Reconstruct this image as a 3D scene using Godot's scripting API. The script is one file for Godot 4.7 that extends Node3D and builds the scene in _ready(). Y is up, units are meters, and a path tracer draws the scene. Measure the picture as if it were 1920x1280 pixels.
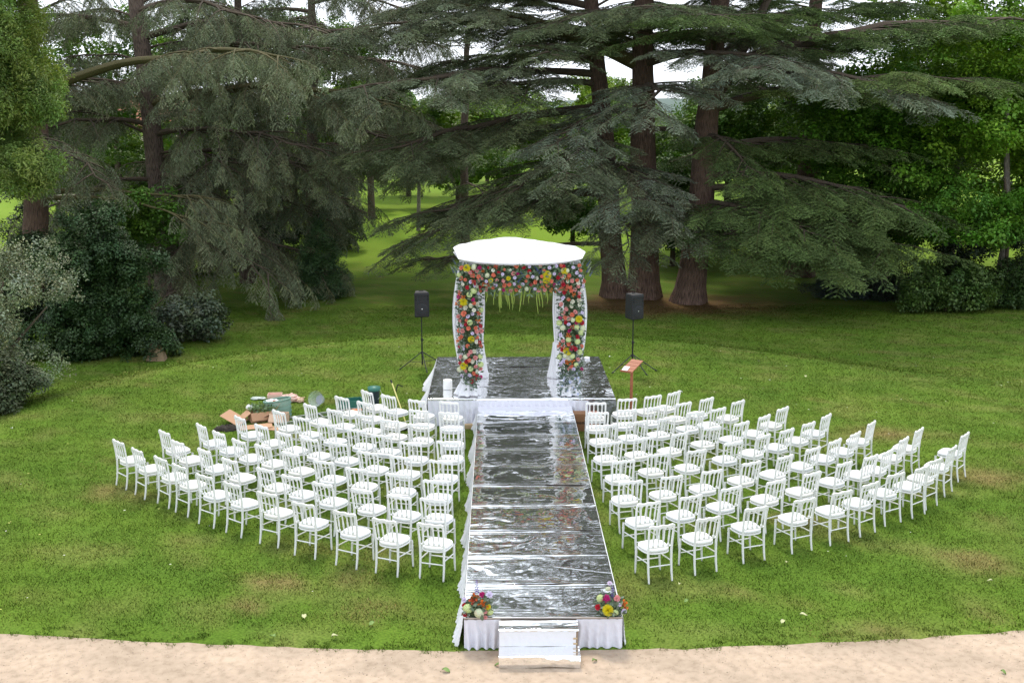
extends Node3D
# A lawn laid out for a garden wedding, seen from an upper terrace: mirrored runway and stage, flowered canopy, 120 chairs, old cedars behind.

var used := {}
var rng := RandomNumberGenerator.new()
var n1 := FastNoiseLite.new()
var n2 := FastNoiseLite.new()
var n3 := FastNoiseLite.new()
var M := {}


class MB:
	var v := PackedVector3Array()
	var c := PackedColorArray()
	var uv := PackedVector2Array()
	var i := PackedInt32Array()
	var col := Color.WHITE
	var tinted := false

	func p(a: Vector3, t := Vector2.ZERO) -> int:
		v.append(a)
		c.append(col)
		uv.append(t)
		return v.size() - 1

	func t(a: int, b: int, d: int) -> void:
		i.append(a)
		i.append(b)
		i.append(d)

	func tri(a: Vector3, b: Vector3, d: Vector3) -> void:
		t(p(a), p(b), p(d))

	func quad(a: Vector3, b: Vector3, d: Vector3, e: Vector3) -> void:
		var k := p(a, Vector2(0, 0))
		p(b, Vector2(1, 0))
		p(d, Vector2(1, 1))
		p(e, Vector2(0, 1))
		t(k, k + 1, k + 2)
		t(k, k + 2, k + 3)

	func grid(nx: int, ny: int, f: Callable, uvs := Vector2.ONE, wrap := false) -> void:
		var k := v.size()
		for b in ny + 1:
			for a in nx + 1:
				var q := Vector2(float(a) / nx, float(b) / ny)
				p(f.call(q.x, q.y), q * uvs)
		for b in ny:
			for a in nx:
				var o := k + b * (nx + 1) + a
				t(o, o + nx + 1, o + nx + 2)
				t(o, o + nx + 2, o + 1)

	func tube(pts: Array, rad: Array, sides := 6, caps := true, uvs := Vector2.ONE) -> void:
		var k := v.size()
		var n := Vector3.ZERO
		var m := pts.size()
		for j in m:
			var tg: Vector3 = (pts[mini(j + 1, m - 1)] - pts[maxi(j - 1, 0)]).normalized()
			if n == Vector3.ZERO:
				n = tg.cross(Vector3.UP if absf(tg.y) < 0.9 else Vector3.RIGHT).normalized()
			n = (n - tg * n.dot(tg)).normalized()
			var bn := tg.cross(n)
			for s in sides + 1:
				var a := TAU * s / sides
				p(pts[j] + (n * cos(a) + bn * sin(a)) * rad[j], Vector2(float(s) / sides, float(j) / (m - 1)) * uvs)
		for j in m - 1:
			for s in sides:
				var o := k + j * (sides + 1) + s
				t(o, o + sides + 1, o + sides + 2)
				t(o, o + sides + 2, o + 1)
		if caps:
			for e in [0, m - 1]:
				if rad[e] > 0.001:
					var cc := p(pts[e])
					for s in sides:
						var o: int = k + e * (sides + 1) + s
						var q0 := p(v[o])
						var q1 := p(v[o + 1])
						if e == 0:
							t(cc, q0, q1)
						else:
							t(cc, q1, q0)

	func lathe(prof: Array, sides := 8, at := Transform3D()) -> void:
		var k := v.size()
		for j in prof.size():
			for s in sides + 1:
				var a := -TAU * s / sides
				p(at * Vector3(cos(a) * prof[j].x, prof[j].y, sin(a) * prof[j].x), Vector2(float(s) / sides, float(j) / prof.size()))
		for j in prof.size() - 1:
			for s in sides:
				var o := k + j * (sides + 1) + s
				t(o, o + sides + 1, o + sides + 2)
				t(o, o + sides + 2, o + 1)

	# a box with chamfered edges
	func box(at: Vector3, size: Vector3, ch := 0.004, b := Basis()) -> void:
		var h := size / 2
		ch = minf(ch, minf(h.x, minf(h.y, h.z)) * 0.9)
		var P := {}
		for sx in [-1, 1]:
			for sy in [-1, 1]:
				for sz in [-1, 1]:
					for ax in 3:
						var q := Vector3(sx * (h.x - ch), sy * (h.y - ch), sz * (h.z - ch))
						q[ax] = [sx * h.x, sy * h.y, sz * h.z][ax]
						P[[sx, sy, sz, ax]] = q
		var face := func(l: Array) -> void:
			var mid := Vector3.ZERO
			for q in l:
				mid += q
			var nn: Vector3 = (l[2] - l[0]).cross(l[1] - l[0])
			if nn.dot(mid) < 0:
				l.reverse()
			var k := v.size()
			for q in l:
				p(at + b * q, Vector2(q.x + q.y, q.z + q.y))
			for j in range(1, l.size() - 1):
				t(k, k + j, k + j + 1)
		for ax in 3:
			var o := (ax + 1) % 3
			var w := (ax + 2) % 3
			for s in [-1, 1]:
				var l := []
				for q in [[-1, -1], [-1, 1], [1, 1], [1, -1]]:
					var key := [0, 0, 0, ax]
					key[ax] = s
					key[o] = q[0]
					key[w] = q[1]
					l.append(P[key])
				face.call(l)
			for s in [[-1, -1], [-1, 1], [1, 1], [1, -1]]:
				var l := []
				for q in [[-1, o], [1, o], [1, w], [-1, w]]:
					var key := [0, 0, 0, q[1]]
					key[ax] = q[0]
					key[o] = s[0]
					key[w] = s[1]
					l.append(P[key])
				face.call(l)
		for sx in [-1, 1]:
			for sy in [-1, 1]:
				for sz in [-1, 1]:
					face.call([P[[sx, sy, sz, 0]], P[[sx, sy, sz, 1]], P[[sx, sy, sz, 2]]])

	func mesh(m: Material, smooth := true, ups := false) -> ArrayMesh:
		var a := []
		a.resize(Mesh.ARRAY_MAX)
		a[Mesh.ARRAY_VERTEX] = v
		a[Mesh.ARRAY_INDEX] = i
		a[Mesh.ARRAY_TEX_UV] = uv
		if tinted:
			a[Mesh.ARRAY_COLOR] = c
		if smooth:
			var n := PackedVector3Array()
			n.resize(v.size())
			if ups:
				n.fill(Vector3.UP)
			else:
				for k in range(0, i.size(), 3):
					var w := (v[i[k + 2]] - v[i[k]]).cross(v[i[k + 1]] - v[i[k]])
					n[i[k]] += w
					n[i[k + 1]] += w
					n[i[k + 2]] += w
				for k in n.size():
					n[k] = n[k].normalized() if n[k].length_squared() > 1e-20 else Vector3.UP
			a[Mesh.ARRAY_NORMAL] = n
		var out := ArrayMesh.new()
		out.add_surface_from_arrays(Mesh.PRIMITIVE_TRIANGLES, a)
		out.surface_set_material(0, m)
		return out


func numbered(parent: Node, called: String) -> String:
	var key := [parent.get_instance_id(), called]
	var k: int = used.get(key, 0)
	used[key] = k + 1
	return called if k == 0 else "%s_%03d" % [called, k]


func put(o: Node3D, called: String, parent: Node = self) -> Node3D:
	o.name = numbered(parent, called)
	parent.add_child(o, true)
	return o


func tag(o: Node, label: String, category: String, group := "") -> Node:
	o.set_meta("label", label)
	o.set_meta("category", category)
	if group:
		o.set_meta("group", group)
	return o


func thing(called: String, label: String, category: String, at := Vector3.ZERO, turn := 0.0, group := "") -> Node3D:
	var o := Node3D.new()
	put(o, called)
	o.position = at
	o.rotation.y = deg_to_rad(turn)
	tag(o, label, category, group)
	return o


func obj(called: String, b: MB, m: Material, parent: Node = self, smooth := true) -> MeshInstance3D:
	var o := MeshInstance3D.new()
	o.mesh = b.mesh(m, smooth)
	put(o, called, parent)
	return o


func inst(called: String, me: Mesh, parent: Node, at := Transform3D()) -> MeshInstance3D:
	var o := MeshInstance3D.new()
	o.mesh = me
	put(o, called, parent)
	o.transform = at
	return o


func many(called: String, me: Mesh, where: Array, parent: Node, tints: Array = []) -> MultiMeshInstance3D:
	var mm := MultiMesh.new()
	mm.transform_format = MultiMesh.TRANSFORM_3D
	mm.use_colors = not tints.is_empty()
	mm.instance_count = where.size()
	mm.mesh = me
	for k in where.size():
		mm.set_instance_transform(k, where[k])
		if tints:
			mm.set_instance_color(k, tints[k])
	var o := MultiMeshInstance3D.new()
	o.multimesh = mm
	put(o, called, parent)
	o.set_meta("kind", "stuff")
	return o


func lin(r: float, g: float, b: float) -> Color:
	return Color(r, g, b).linear_to_srgb()


func mat(called: String, c: Color, rough := 0.8, metal := 0.0) -> StandardMaterial3D:
	var m := StandardMaterial3D.new()
	m.resource_name = called
	m.albedo_color = c
	m.roughness = rough
	m.metallic = metal
	M[called] = m
	return m


func noise_tex(size: int, freq: float, octaves: int, ramp: Array = [], ridged := false, sd := 1) -> NoiseTexture2D:
	var n := FastNoiseLite.new()
	n.seed = sd
	n.frequency = freq
	n.fractal_octaves = octaves
	if ridged:
		n.fractal_type = FastNoiseLite.FRACTAL_RIDGED
	var t := NoiseTexture2D.new()
	t.width = size
	t.height = size
	t.seamless = true
	t.noise = n
	if ramp:
		var g := Gradient.new()
		g.offsets = PackedFloat32Array(ramp.map(func(q): return q[0]))
		g.colors = PackedColorArray(ramp.map(func(q): return q[1]))
		t.color_ramp = g
	return t


func ss(a: float, b: float, x: float) -> float:
	return smoothstep(a, b, x)


func rr(a: float, b: float) -> float:
	return rng.randf_range(a, b)


# ground height: a round terrace under the seating, a dip behind it, then a slow rise
func hgt(x: float, z: float) -> float:
	var dx := x + 0.4
	var dz := -(z + 8.6)
	var d := sqrt(dx * dx + dz * dz)
	var az := rad_to_deg(atan2(dx, dz))
	var fade := 1.0 - (ss(30, 75, az) if az > 0 else ss(50, 95, -az))
	var h := -1.15 * ss(10.7, 15.0, d) * fade - 0.55 * ss(11, 20, d) * (1.0 - fade) * ss(2, 12, -z)
	return h + 0.75 * ss(38, 62, -z)


func on(x: float, z: float, up := 0.0) -> Vector3:
	return Vector3(x, hgt(x, z) + up, z)


func path_edge(x: float) -> float:
	return 0.13 - 0.0135 * x * x / (1.0 + x * x * 0.004) + n2.get_noise_2d(x * 22.0, 5.0) * 0.05 + n2.get_noise_2d(x * 90.0, 9.0) * 0.025


func _ready() -> void:
	var cam := Camera3D.new()
	cam.name = "camera"
	cam.position = Vector3(-0.5506, 6.7413, 13.0939)
	cam.rotation = Vector3(-0.2098, -0.0119, 0)
	cam.fov = rad_to_deg(2.0 * atan(639.4 / 2099.6))
	cam.near = 0.1
	cam.far = 4000.0
	cam.current = true
	add_child(cam)
	var env := Environment.new()
	env.background_mode = Environment.BG_SKY
	env.tonemap_mode = Environment.TONE_MAPPER_LINEAR
	env.tonemap_exposure = 1.62
	env.sdfgi_enabled = true
	env.ssao_enabled = true
	env.ssil_enabled = true
	var sm := ProceduralSkyMaterial.new()
	sm.sky_top_color = Color(0.88, 0.91, 0.95)
	sm.sky_horizon_color = Color(0.95, 0.97, 1.0)
	sm.sky_curve = 0.15
	sm.ground_horizon_color = Color(0.55, 0.58, 0.55)
	sm.ground_bottom_color = Color(0.3, 0.32, 0.28)
	sm.energy_multiplier = 1.15
	sm.sun_angle_max = 1.0
	var sky := Sky.new()
	sky.sky_material = sm
	env.sky = sky
	var we := WorldEnvironment.new()
	we.name = "world_environment"
	we.environment = env
	add_child(we)
	var sun := DirectionalLight3D.new()
	sun.name = "sun"
	sun.light_color = Color(1.0, 0.96, 0.9)
	sun.light_energy = 0.5
	sun.light_angular_distance = 10.0
	sun.shadow_enabled = true
	sun.rotation_degrees = Vector3(-56, 186, 0)
	add_child(sun)

	rng.seed = 20
	n1.seed = 4
	n1.frequency = 1.0
	n1.fractal_octaves = 4
	n3.seed = 15
	n3.frequency = 1.0
	n3.fractal_octaves = 2
	n2.seed = 9
	n2.frequency = 0.05
	n2.fractal_octaves = 3
	materials()
	ground()
	grass()
	far_scene()
	trees()
	shrubs()
	stage()
	runway()
	canopy()
	garlands()
	chairs()
	sound()
	clutter()
	small_litter()


func materials() -> void:
	var m := mat("lawn", Color.WHITE, 0.95)
	m.vertex_color_use_as_albedo = true
	m.metallic_specular = 0.2
	m.albedo_texture = noise_tex(1024, 0.05, 4, [[0.0, Color(0.62, 0.66, 0.55)], [0.5, Color(0.84, 0.84, 0.82)], [1.0, Color(1, 1, 0.95)]])
	m.uv1_scale = Vector3(0.35, 0.35, 0.35)
	m = mat("blade", Color.WHITE, 0.7)
	m.vertex_color_use_as_albedo = true
	m.metallic_specular = 0.25
	m.backlight_enabled = true
	m.backlight = Color(0.5, 0.5, 0.5)
	m = mat("sand", lin(0.6, 0.475, 0.365), 0.95)
	m.metallic_specular = 0.2
	m.vertex_color_use_as_albedo = true
	m.albedo_texture = noise_tex(1024, 0.012, 7, [[0.0, Color(0.84, 0.83, 0.82)], [0.4, Color(0.94, 0.935, 0.93)], [1.0, Color(1, 1, 1)]], false, 6)
	m.uv1_scale = Vector3(0.5, 0.5, 0.5)
	mat("foil", lin(0.95, 0.96, 0.97), 0.028, 0.96)
	m = mat("cloth", lin(0.8, 0.8, 0.83), 0.9)
	m.backlight_enabled = true
	m.backlight = Color(0.5, 0.5, 0.52)
	m.rim_enabled = true
	m.rim = 0.3
	m = mat("skirt_cloth", lin(0.72, 0.72, 0.79), 0.9)
	m.backlight_enabled = true
	m.backlight = Color(0.3, 0.3, 0.33)
	mat("trim", lin(0.5, 0.45, 0.42), 0.35, 0.6)
	mat("chair_white", lin(0.8, 0.8, 0.79), 0.38)
	m = mat("cushion", lin(0.83, 0.83, 0.82), 0.85)
	m = mat("bark", lin(0.3, 0.235, 0.2), 0.95)
	m.albedo_texture = noise_tex(512, 0.03, 5, [[0.0, Color(0.35, 0.33, 0.33)], [0.45, Color(0.75, 0.72, 0.7)], [1.0, Color(1, 0.97, 0.95)]], false, 11)
	m.uv1_scale = Vector3(3, 0.8, 1)
	m.heightmap_enabled = true
	m.heightmap_texture = noise_tex(512, 0.03, 5, [], true, 12)
	m.heightmap_scale = 4.0
	m = mat("red_bark", lin(0.34, 0.235, 0.185), 0.95)
	m.albedo_texture = M.bark.albedo_texture
	m.uv1_scale = Vector3(5, 0.6, 1)
	m.heightmap_enabled = true
	m.heightmap_texture = M.bark.heightmap_texture
	m.heightmap_scale = 6.0
	m = mat("limb_bark", lin(0.16, 0.13, 0.095), 0.95)
	m.albedo_texture = M.bark.albedo_texture
	m.uv1_scale = Vector3(2, 6, 1)
	m = mat("moss_bark", lin(0.17, 0.16, 0.065), 0.95)
	m.albedo_texture = M.bark.albedo_texture
	m.uv1_scale = Vector3(2, 6, 1)
	m = mat("pale_bark", lin(0.35, 0.33, 0.29), 0.9)
	m.albedo_texture = M.bark.albedo_texture
	m = mat("needles", Color.WHITE, 0.65)
	m.vertex_color_use_as_albedo = true
	m.metallic_specular = 0.3
	m.backlight_enabled = true
	m.backlight = Color(0.14, 0.15, 0.12)
	m = mat("leaf", Color.WHITE, 0.5)
	m.vertex_color_use_as_albedo = true
	m.metallic_specular = 0.35
	m.backlight_enabled = true
	m.backlight = Color(0.75, 0.75, 0.6)
	mat("dull_leaf", Color.WHITE, 0.6).vertex_color_use_as_albedo = true
	M.dull_leaf.backlight_enabled = true
	M.dull_leaf.backlight = Color(0.3, 0.3, 0.3)
	m = mat("petal", Color.WHITE, 0.6)
	m.vertex_color_use_as_albedo = true
	m.backlight_enabled = true
	m.backlight = Color(0.4, 0.4, 0.4)


func lawn_col(x: float, z: float) -> Color:
	var a := n1.get_noise_2d(x * 0.22, z * 0.22) * 0.5 + 0.5
	var b := n1.get_noise_2d(x * 0.9 + 40.0, z * 1.3) * 0.5 + 0.5
	var c := Color(0.074, 0.14, 0.016).lerp(Color(0.128, 0.2, 0.025), clampf(a * 0.9 + b * 0.5 - 0.25, 0, 1))
	var dry := ss(0.52, 0.82, n1.get_noise_2d(x * 0.55 + 90.0, z * 0.75 - 30.0) * 0.5 + 0.55)
	c = c.lerp(Color(0.2, 0.2, 0.06), dry * 0.52)
	# bare patches of scuffed soil
	var bare := ss(0.7, 0.82, n1.get_noise_2d(x * 1.4 - 70.0, z * 2.0 + 11.0) * 0.5 + 0.52)
	c = c.lerp(Color(0.2, 0.145, 0.06), bare * 0.5)
	for q in [[-2.64, -2.18, 0.2], [-2.74, -2.2, 0.16], [-3.75, -2.02, 0.2], [-3.2, -3.05, 0.16], [-2.4, -3.05, 0.16], [-2.4, -1.0, 0.2], [-3.95, -1.25, 0.15], [-7.5, -6.1, 0.22], [-6.9, -5.45, 0.2], [4.35, -4.3, 0.28], [6.6, -2.6, 0.35], [8.4, -6.5, 0.5], [7.5, -9.2, 0.45]]:
		var e := Vector2((x - q[0]) / (q[2] * 1.5), (z - q[1]) / q[2]).length_squared()
		if e < 6.0:
			c = c.lerp(Color(0.24, 0.165, 0.075), exp(-e) * 0.8)
	# faint mowing bands curving round the terrace
	var rad := Vector2(x + 0.4, z + 8.6).length()
	var band := 1.0 + 0.075 * sin(rad * 3.1 + 0.6 * n1.get_noise_2d(x * 0.3, z * 0.3)) * ss(7, 10, rad)
	c = Color(c.r * band, c.g * band, c.b * band)
	# cedar needle litter round the big trunks
	var q := Vector2((x - 6.0) / 6.5, (z + 31.0) / 3.4).length() + n1.get_noise_2d(x * 0.7, z * 0.9) * 0.35
	c = c.lerp(Color(0.14, 0.07, 0.038), (1.0 - ss(0.35, 1.05, q)) * 0.85)
	# far lawn coloured brighter, standing in for the open light on it
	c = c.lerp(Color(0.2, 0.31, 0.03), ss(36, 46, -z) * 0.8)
	return Color(c.r, c.g, c.b)


func ground() -> void:
	var xs := []
	var zs := []
	var q := -26.0
	while q <= 26.01:
		xs.append(q)
		q += 0.4
	for k in 14:
		var s := pow(1.42, k + 1.0) * 1.6
		xs.push_front(-26.0 - s)
		xs.append(26.0 + s)
	q = -62.0
	while q <= 4.01:
		zs.append(q)
		q += 0.4
	for k in 16:
		zs.push_front(-62.0 - pow(1.42, k + 1.0) * 1.6)
	for k in 9:
		zs.append(4.0 + pow(1.42, k + 1.0) * 1.6)
	var b := MB.new()
	b.tinted = true
	for z in zs:
		for x in xs:
			var far: float = ss(90, 300, absf(z)) * -6.0
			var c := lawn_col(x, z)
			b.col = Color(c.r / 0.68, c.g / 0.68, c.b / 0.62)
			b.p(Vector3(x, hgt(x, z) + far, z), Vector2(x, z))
	var w := xs.size()
	for j in zs.size() - 1:
		for k in w - 1:
			var o := j * w + k
			b.t(o, o + 1, o + w + 1)
			b.t(o, o + w + 1, o + w)
	var g := obj("lawn", b, M.lawn)
	g.set_meta("kind", "structure")
	# the sanded path along the foot of the terrace
	b = MB.new()
	b.tinted = true
	var nx := 420
	for j in 25:
		var f := pow(j / 24.0, 2.0)
		for k in nx + 1:
			var x := -34.0 + 68.0 * k / nx
			var z0 := path_edge(x)
			var z := lerpf(z0, 8.5, f)
			var tone := 0.86 + 0.2 * n1.get_noise_2d(x * 0.6 + 20.0, z * 1.1) + 0.08 * n1.get_noise_2d(x * 3.0, z * 3.0) - 0.1 * exp(-(z - z0) * 9.0)
			b.col = Color(tone, tone * 0.99, tone * 0.97)
			b.p(Vector3(x, 0.006 + n1.get_noise_2d(x * 1.3, z * 1.3) * 0.004, z), Vector2(x, z))
	for j in 24:
		for k in nx:
			var o := j * (nx + 1) + k
			b.t(o, o + nx + 2, o + nx + 1)
			b.t(o, o + 1, o + nx + 2)
	g = obj("path", b, M.sand)
	g.set_meta("kind", "structure")
	# loose grit on the sand
	b = MB.new()
	b.lathe([Vector2(0, -0.5), Vector2(0.45, -0.2), Vector2(0.5, 0.1), Vector2(0.2, 0.45), Vector2(0, 0.5)], 5)
	var grit := []
	var gt := []
	for k in 7000:
		var x := rr(-9, 9)
		var z := path_edge(x) + 0.02 + rr(0.0, 1.9)
		var s := rr(0.004, 0.012) * (1.7 if rng.randf() < 0.06 else 1.0)
		grit.append(Transform3D(Basis(Vector3.UP, rr(0, TAU)).scaled(Vector3(s, s * 0.6, s * rr(0.6, 1.0))), Vector3(x, 0.008, z)))
		var t := rr(0.45, 1.15)
		gt.append(Color(0.5 * t, 0.4 * t, 0.3 * t * rr(0.9, 1.15)))
	var gm := mat("grit", Color.WHITE, 0.9)
	gm.vertex_color_use_as_albedo = true
	tag(many("gravel", b.mesh(gm, true), grit, self, gt), "loose grit scattered over the sand path", "gravel")


func grass() -> void:
	var kinds := []
	for v in 4:
		var b := MB.new()
		b.tinted = true
		for k in 460:
			var at := Vector3(rr(-0.3, 0.3), 0, rr(-0.3, 0.3))
			var a := rr(0, TAU)
			var side := Vector3(cos(a), 0, sin(a)) * rr(0.003, 0.006)
			var h := rr(0.012, 0.034)
			var lean := Vector3(rr(-1, 1), 0, rr(-1, 1)) * h * 1.1
			var g := rr(0.74, 0.96)
			b.col = Color(g * rr(0.9, 1.1), g, g * rr(0.7, 1.1))
			b.tri(at - side - Vector3(0, 0.006, 0), at + lean + Vector3(0, h, 0), at + side - Vector3(0, 0.006, 0))
		kinds.append(b.mesh(M.blade, true, true))
	var where := [[], [], [], []]
	var tints := [[], [], [], []]
	var z := 0.6
	while z > -31.0:
		var half := (13.1 - z) * 0.475 + 1.2
		var step: float = lerpf(0.42, 0.75, ss(4, 28, -z))
		var x := -half
		while x < half:
			var px := x + rr(-0.12, 0.12)
			var pz := z + rr(-0.12, 0.12)
			if pz < path_edge(px) - 0.3 + rr(0.0, 0.06) and not (absf(px) < 0.7 and pz > -9.6) and not (absf(px + 0.07) < 1.6 and pz < -10.4 and pz > -13.6):
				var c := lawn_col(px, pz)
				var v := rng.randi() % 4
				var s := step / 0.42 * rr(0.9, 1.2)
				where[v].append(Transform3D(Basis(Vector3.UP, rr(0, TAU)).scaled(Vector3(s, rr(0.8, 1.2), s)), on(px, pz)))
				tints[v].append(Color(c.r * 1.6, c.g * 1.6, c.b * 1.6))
			x += step
		z -= step
	# tufts hanging over the edge of the path
	var tf := MB.new()
	tf.tinted = true
	for k in 40:
		var at := Vector3(rr(-0.05, 0.05), 0, rr(-0.05, 0.05))
		var a := rr(0, TAU)
		var side := Vector3(cos(a), 0, sin(a)) * rr(0.003, 0.005)
		var h := rr(0.018, 0.045)
		var g := rr(0.78, 1.0)
		b_tri(tf, at, side, h, g)
	var tuft := tf.mesh(M.blade, true, true)
	var tw := []
	var tc := []
	for k in 420:
		var x := rr(-12, 12)
		var z0 := path_edge(x) + rr(-0.25, 0.05)
		if absf(x) < 1.02 and z0 > -0.02:
			continue
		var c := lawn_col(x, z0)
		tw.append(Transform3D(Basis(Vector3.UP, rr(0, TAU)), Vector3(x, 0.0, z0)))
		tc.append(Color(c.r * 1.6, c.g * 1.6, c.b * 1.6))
	var o := Node3D.new()
	put(o, "grass")
	o.set_meta("kind", "stuff")
	tag(o, "short mown grass covering the terrace lawn up to the sand path", "grass")
	for v in 4:
		many("grass_blades", kinds[v], where[v], o, tints[v])
	many("edge_tufts", tuft, tw, o, tc)


func b_tri(b: MB, at: Vector3, side: Vector3, h: float, g: float) -> void:
	var lean := Vector3(rr(-1, 1), 0, rr(-1, 1)) * h * 0.9
	b.col = Color(g * rr(0.9, 1.1), g, g * rr(0.7, 1.1))
	b.tri(at - side - Vector3(0, 0.004, 0), at + lean + Vector3(0, h, 0), at + side - Vector3(0, 0.004, 0))


# one spray of a cedar branchlet: a stem along +x with needle tufts on side twigs, lying in the xz plane
func spray_mesh(weep: float) -> ArrayMesh:
	var b := MB.new()
	b.tinted = true
	b.col = Color(0.5, 0.42, 0.34)
	b.tube([Vector3.ZERO, Vector3(0.5, -0.03, 0), Vector3(1, -0.16 - 0.2 * weep, 0)], [0.012, 0.008, 0.003], 3, false)
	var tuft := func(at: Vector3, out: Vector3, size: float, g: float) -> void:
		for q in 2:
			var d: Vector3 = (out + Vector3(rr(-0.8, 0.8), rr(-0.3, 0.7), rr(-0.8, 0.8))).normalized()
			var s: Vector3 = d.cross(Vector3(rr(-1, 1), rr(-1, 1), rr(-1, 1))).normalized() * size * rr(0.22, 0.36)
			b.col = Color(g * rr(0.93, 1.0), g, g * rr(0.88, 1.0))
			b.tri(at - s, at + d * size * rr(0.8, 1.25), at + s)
	for k in 8:
		var f := (k + 0.5) / 8.0
		for side in [-1, 1]:
			var ff := f + rr(-0.035, 0.035)
			var at := Vector3(ff, -0.16 * ff * ff - 0.2 * weep * ff * ff, 0)
			var L: float = (0.46 * sin(PI * (0.16 + 0.78 * f)) + 0.06) * rr(0.7, 1.25)
			var a: float = deg_to_rad(rr(42, 66)) * side
			var d := Vector3(cos(a), rr(-0.12, 0.12), sin(a))
			var n := 9
			var tone := rr(0.58, 0.98)
			for j in n:
				var s := (j + 0.5) / n
				var q: Vector3 = at + d * L * s * (1.0 - 0.45 * weep * s) + Vector3(0, -L * (0.16 + 1.0 * weep) * s * s, 0)
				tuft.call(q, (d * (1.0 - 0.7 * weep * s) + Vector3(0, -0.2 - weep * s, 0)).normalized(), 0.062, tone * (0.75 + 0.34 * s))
	for k in 5:
		tuft.call(Vector3(0.92 + 0.03 * k, -0.15 - 0.2 * weep, 0), Vector3(1, -0.4 * weep, 0), 0.06, 0.95)
	return b.mesh(M.needles, true)


var sprays := []
var weepers := []
var crown_at := [[], [], []]
var crown_tint := [[], [], []]


func add_spray(at: Vector3, dir: Vector3, size: float, tint: Color) -> void:
	var x := dir.normalized()
	var z := x.cross(Vector3.UP + Vector3(rr(-0.25, 0.25), 0, rr(-0.25, 0.25))).normalized()
	var y := z.cross(x)
	var k := rng.randi() % 3
	var g := rr(0.6, 1.45)
	crown_at[k].append(Transform3D(Basis(x * size, y * size, z * size * rr(0.85, 1.1)), at))
	crown_tint[k].append(Color(tint.r * g * rr(0.94, 1.06), tint.g * g, tint.b * g * rr(0.9, 1.1)))


# a bough: points along an arc, plus sub-branches carrying sprays; returns the mesh
func bough(b: MB, start: Vector3, az: float, length: float, elev: float, droop: float, r0: float, o: Dictionary) -> void:
	var az_r := deg_to_rad(az)
	var pts := []
	var rad := []
	var n := maxi(6, int(length * 1.4))
	var wob := rr(-0.25, 0.25)
	var sd := rr(0, 99)
	for k in n + 1:
		var f := float(k) / n
		var a := az_r + wob * f + n1.get_noise_2d(sd, f * 2.0) * 0.35 * f
		var d := Vector3(cos(a), 0, sin(a))
		var y := length * (tan(deg_to_rad(elev)) * f - droop * f * f) + n1.get_noise_2d(sd + 7.0, f * 3.0) * 0.3 * f
		pts.append(start + d * length * f + Vector3(0, y, 0))
		rad.append(r0 * pow(1.0 - f * 0.93, 0.85))
	b.tube(pts, rad, 7, true, Vector2(1, length * 0.3))
	var bare: float = o.get("bare", 0.18)
	var weep: float = o.get("weep", 0.0)
	var tint: Color = o.tint
	var spread: float = o.get("spread", 1.0)
	var dens: float = o.get("dens", 1.0)
	var s := bare * length
	var side := 1
	while s < length:
		var f := s / length
		var fi := f * n
		var k := mini(int(fi), n - 1)
		var at: Vector3 = pts[k].lerp(pts[k + 1], fi - k)
		var tg: Vector3 = (pts[k + 1] - pts[k]).normalized()
		side = -side
		var L: float = spread * (0.55 + 2.0 * sin(PI * clampf(0.18 + 0.72 * f, 0, 1))) * clampf(length / 6.0, 0.45, 1.15) * rr(0.65, 1.2)
		var d := tg.rotated(Vector3.UP, deg_to_rad(rr(38, 72)) * side)
		d.y = d.y * 0.5 + rr(-0.12, 0.12)
		d = d.normalized()
		var sub := []
		var subr := []
		var m := 4
		for j in m + 1:
			var g := float(j) / m
			sub.append(at + d * L * g + Vector3(0, -L * (0.13 + 0.35 * weep) * g * g, 0))
			subr.append(maxf(0.006, 0.028 * (1.0 - g) * clampf(L, 0.5, 1.5)))
		b.tube(sub, subr, 4, false)
		var q := 0.16 * L
		var s2 := 1
		while q < L:
			var g := q / L
			var gk := mini(int(g * m), m - 1)
			var w: Vector3 = sub[gk].lerp(sub[gk + 1], g * m - gk)
			s2 = -s2
			var dd := (sub[gk + 1] - sub[gk] as Vector3).normalized().rotated(Vector3.UP, deg_to_rad(rr(25, 60)) * s2)
			dd.y -= 0.1 + weep * rr(0.35, 1.0)
			add_spray(w, dd, rr(0.55, 0.95) * spread, tint)
			q += rr(0.2, 0.32) / dens
		add_spray(sub[m], (sub[m] - sub[m - 1] as Vector3) + Vector3(0, -0.3 * weep * L, 0), rr(0.6, 0.9) * spread, tint)
		s += rr(0.2, 0.34) * (1.0 if length > 4 else 0.8) / dens
	add_spray(pts[n], pts[n] - pts[n - 1], 0.9, tint)


func trunk_mesh(pts: Array, rad: Array, sides: int, ridge: float, uvs: Vector2) -> MB:
	var b := MB.new()
	var k := 0
	var m := pts.size()
	for j in m:
		for s in sides + 1:
			var a := -TAU * s / sides
			var f := 1.0 + ridge * n1.get_noise_3d(cos(a) * 2.2, sin(a) * 2.2, pts[j].y * 0.12) + ridge * 0.6 * n1.get_noise_3d(cos(a) * 6.0, sin(a) * 6.0, pts[j].y * 0.2)
			if j == 0:
				f *= 1.12 + 0.3 * n1.get_noise_2d(cos(a) * 1.3 + 5.0, sin(a) * 1.3)
			b.p(pts[j] + Vector3(cos(a), 0, sin(a)) * rad[j] * f, Vector2(float(s) / sides, pts[j].y * 0.25) * uvs)
	for j in m - 1:
		for s in sides:
			k = j * (sides + 1) + s
			b.t(k, k + sides + 1, k + sides + 2)
			b.t(k, k + sides + 2, k + 1)
	return b


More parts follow.
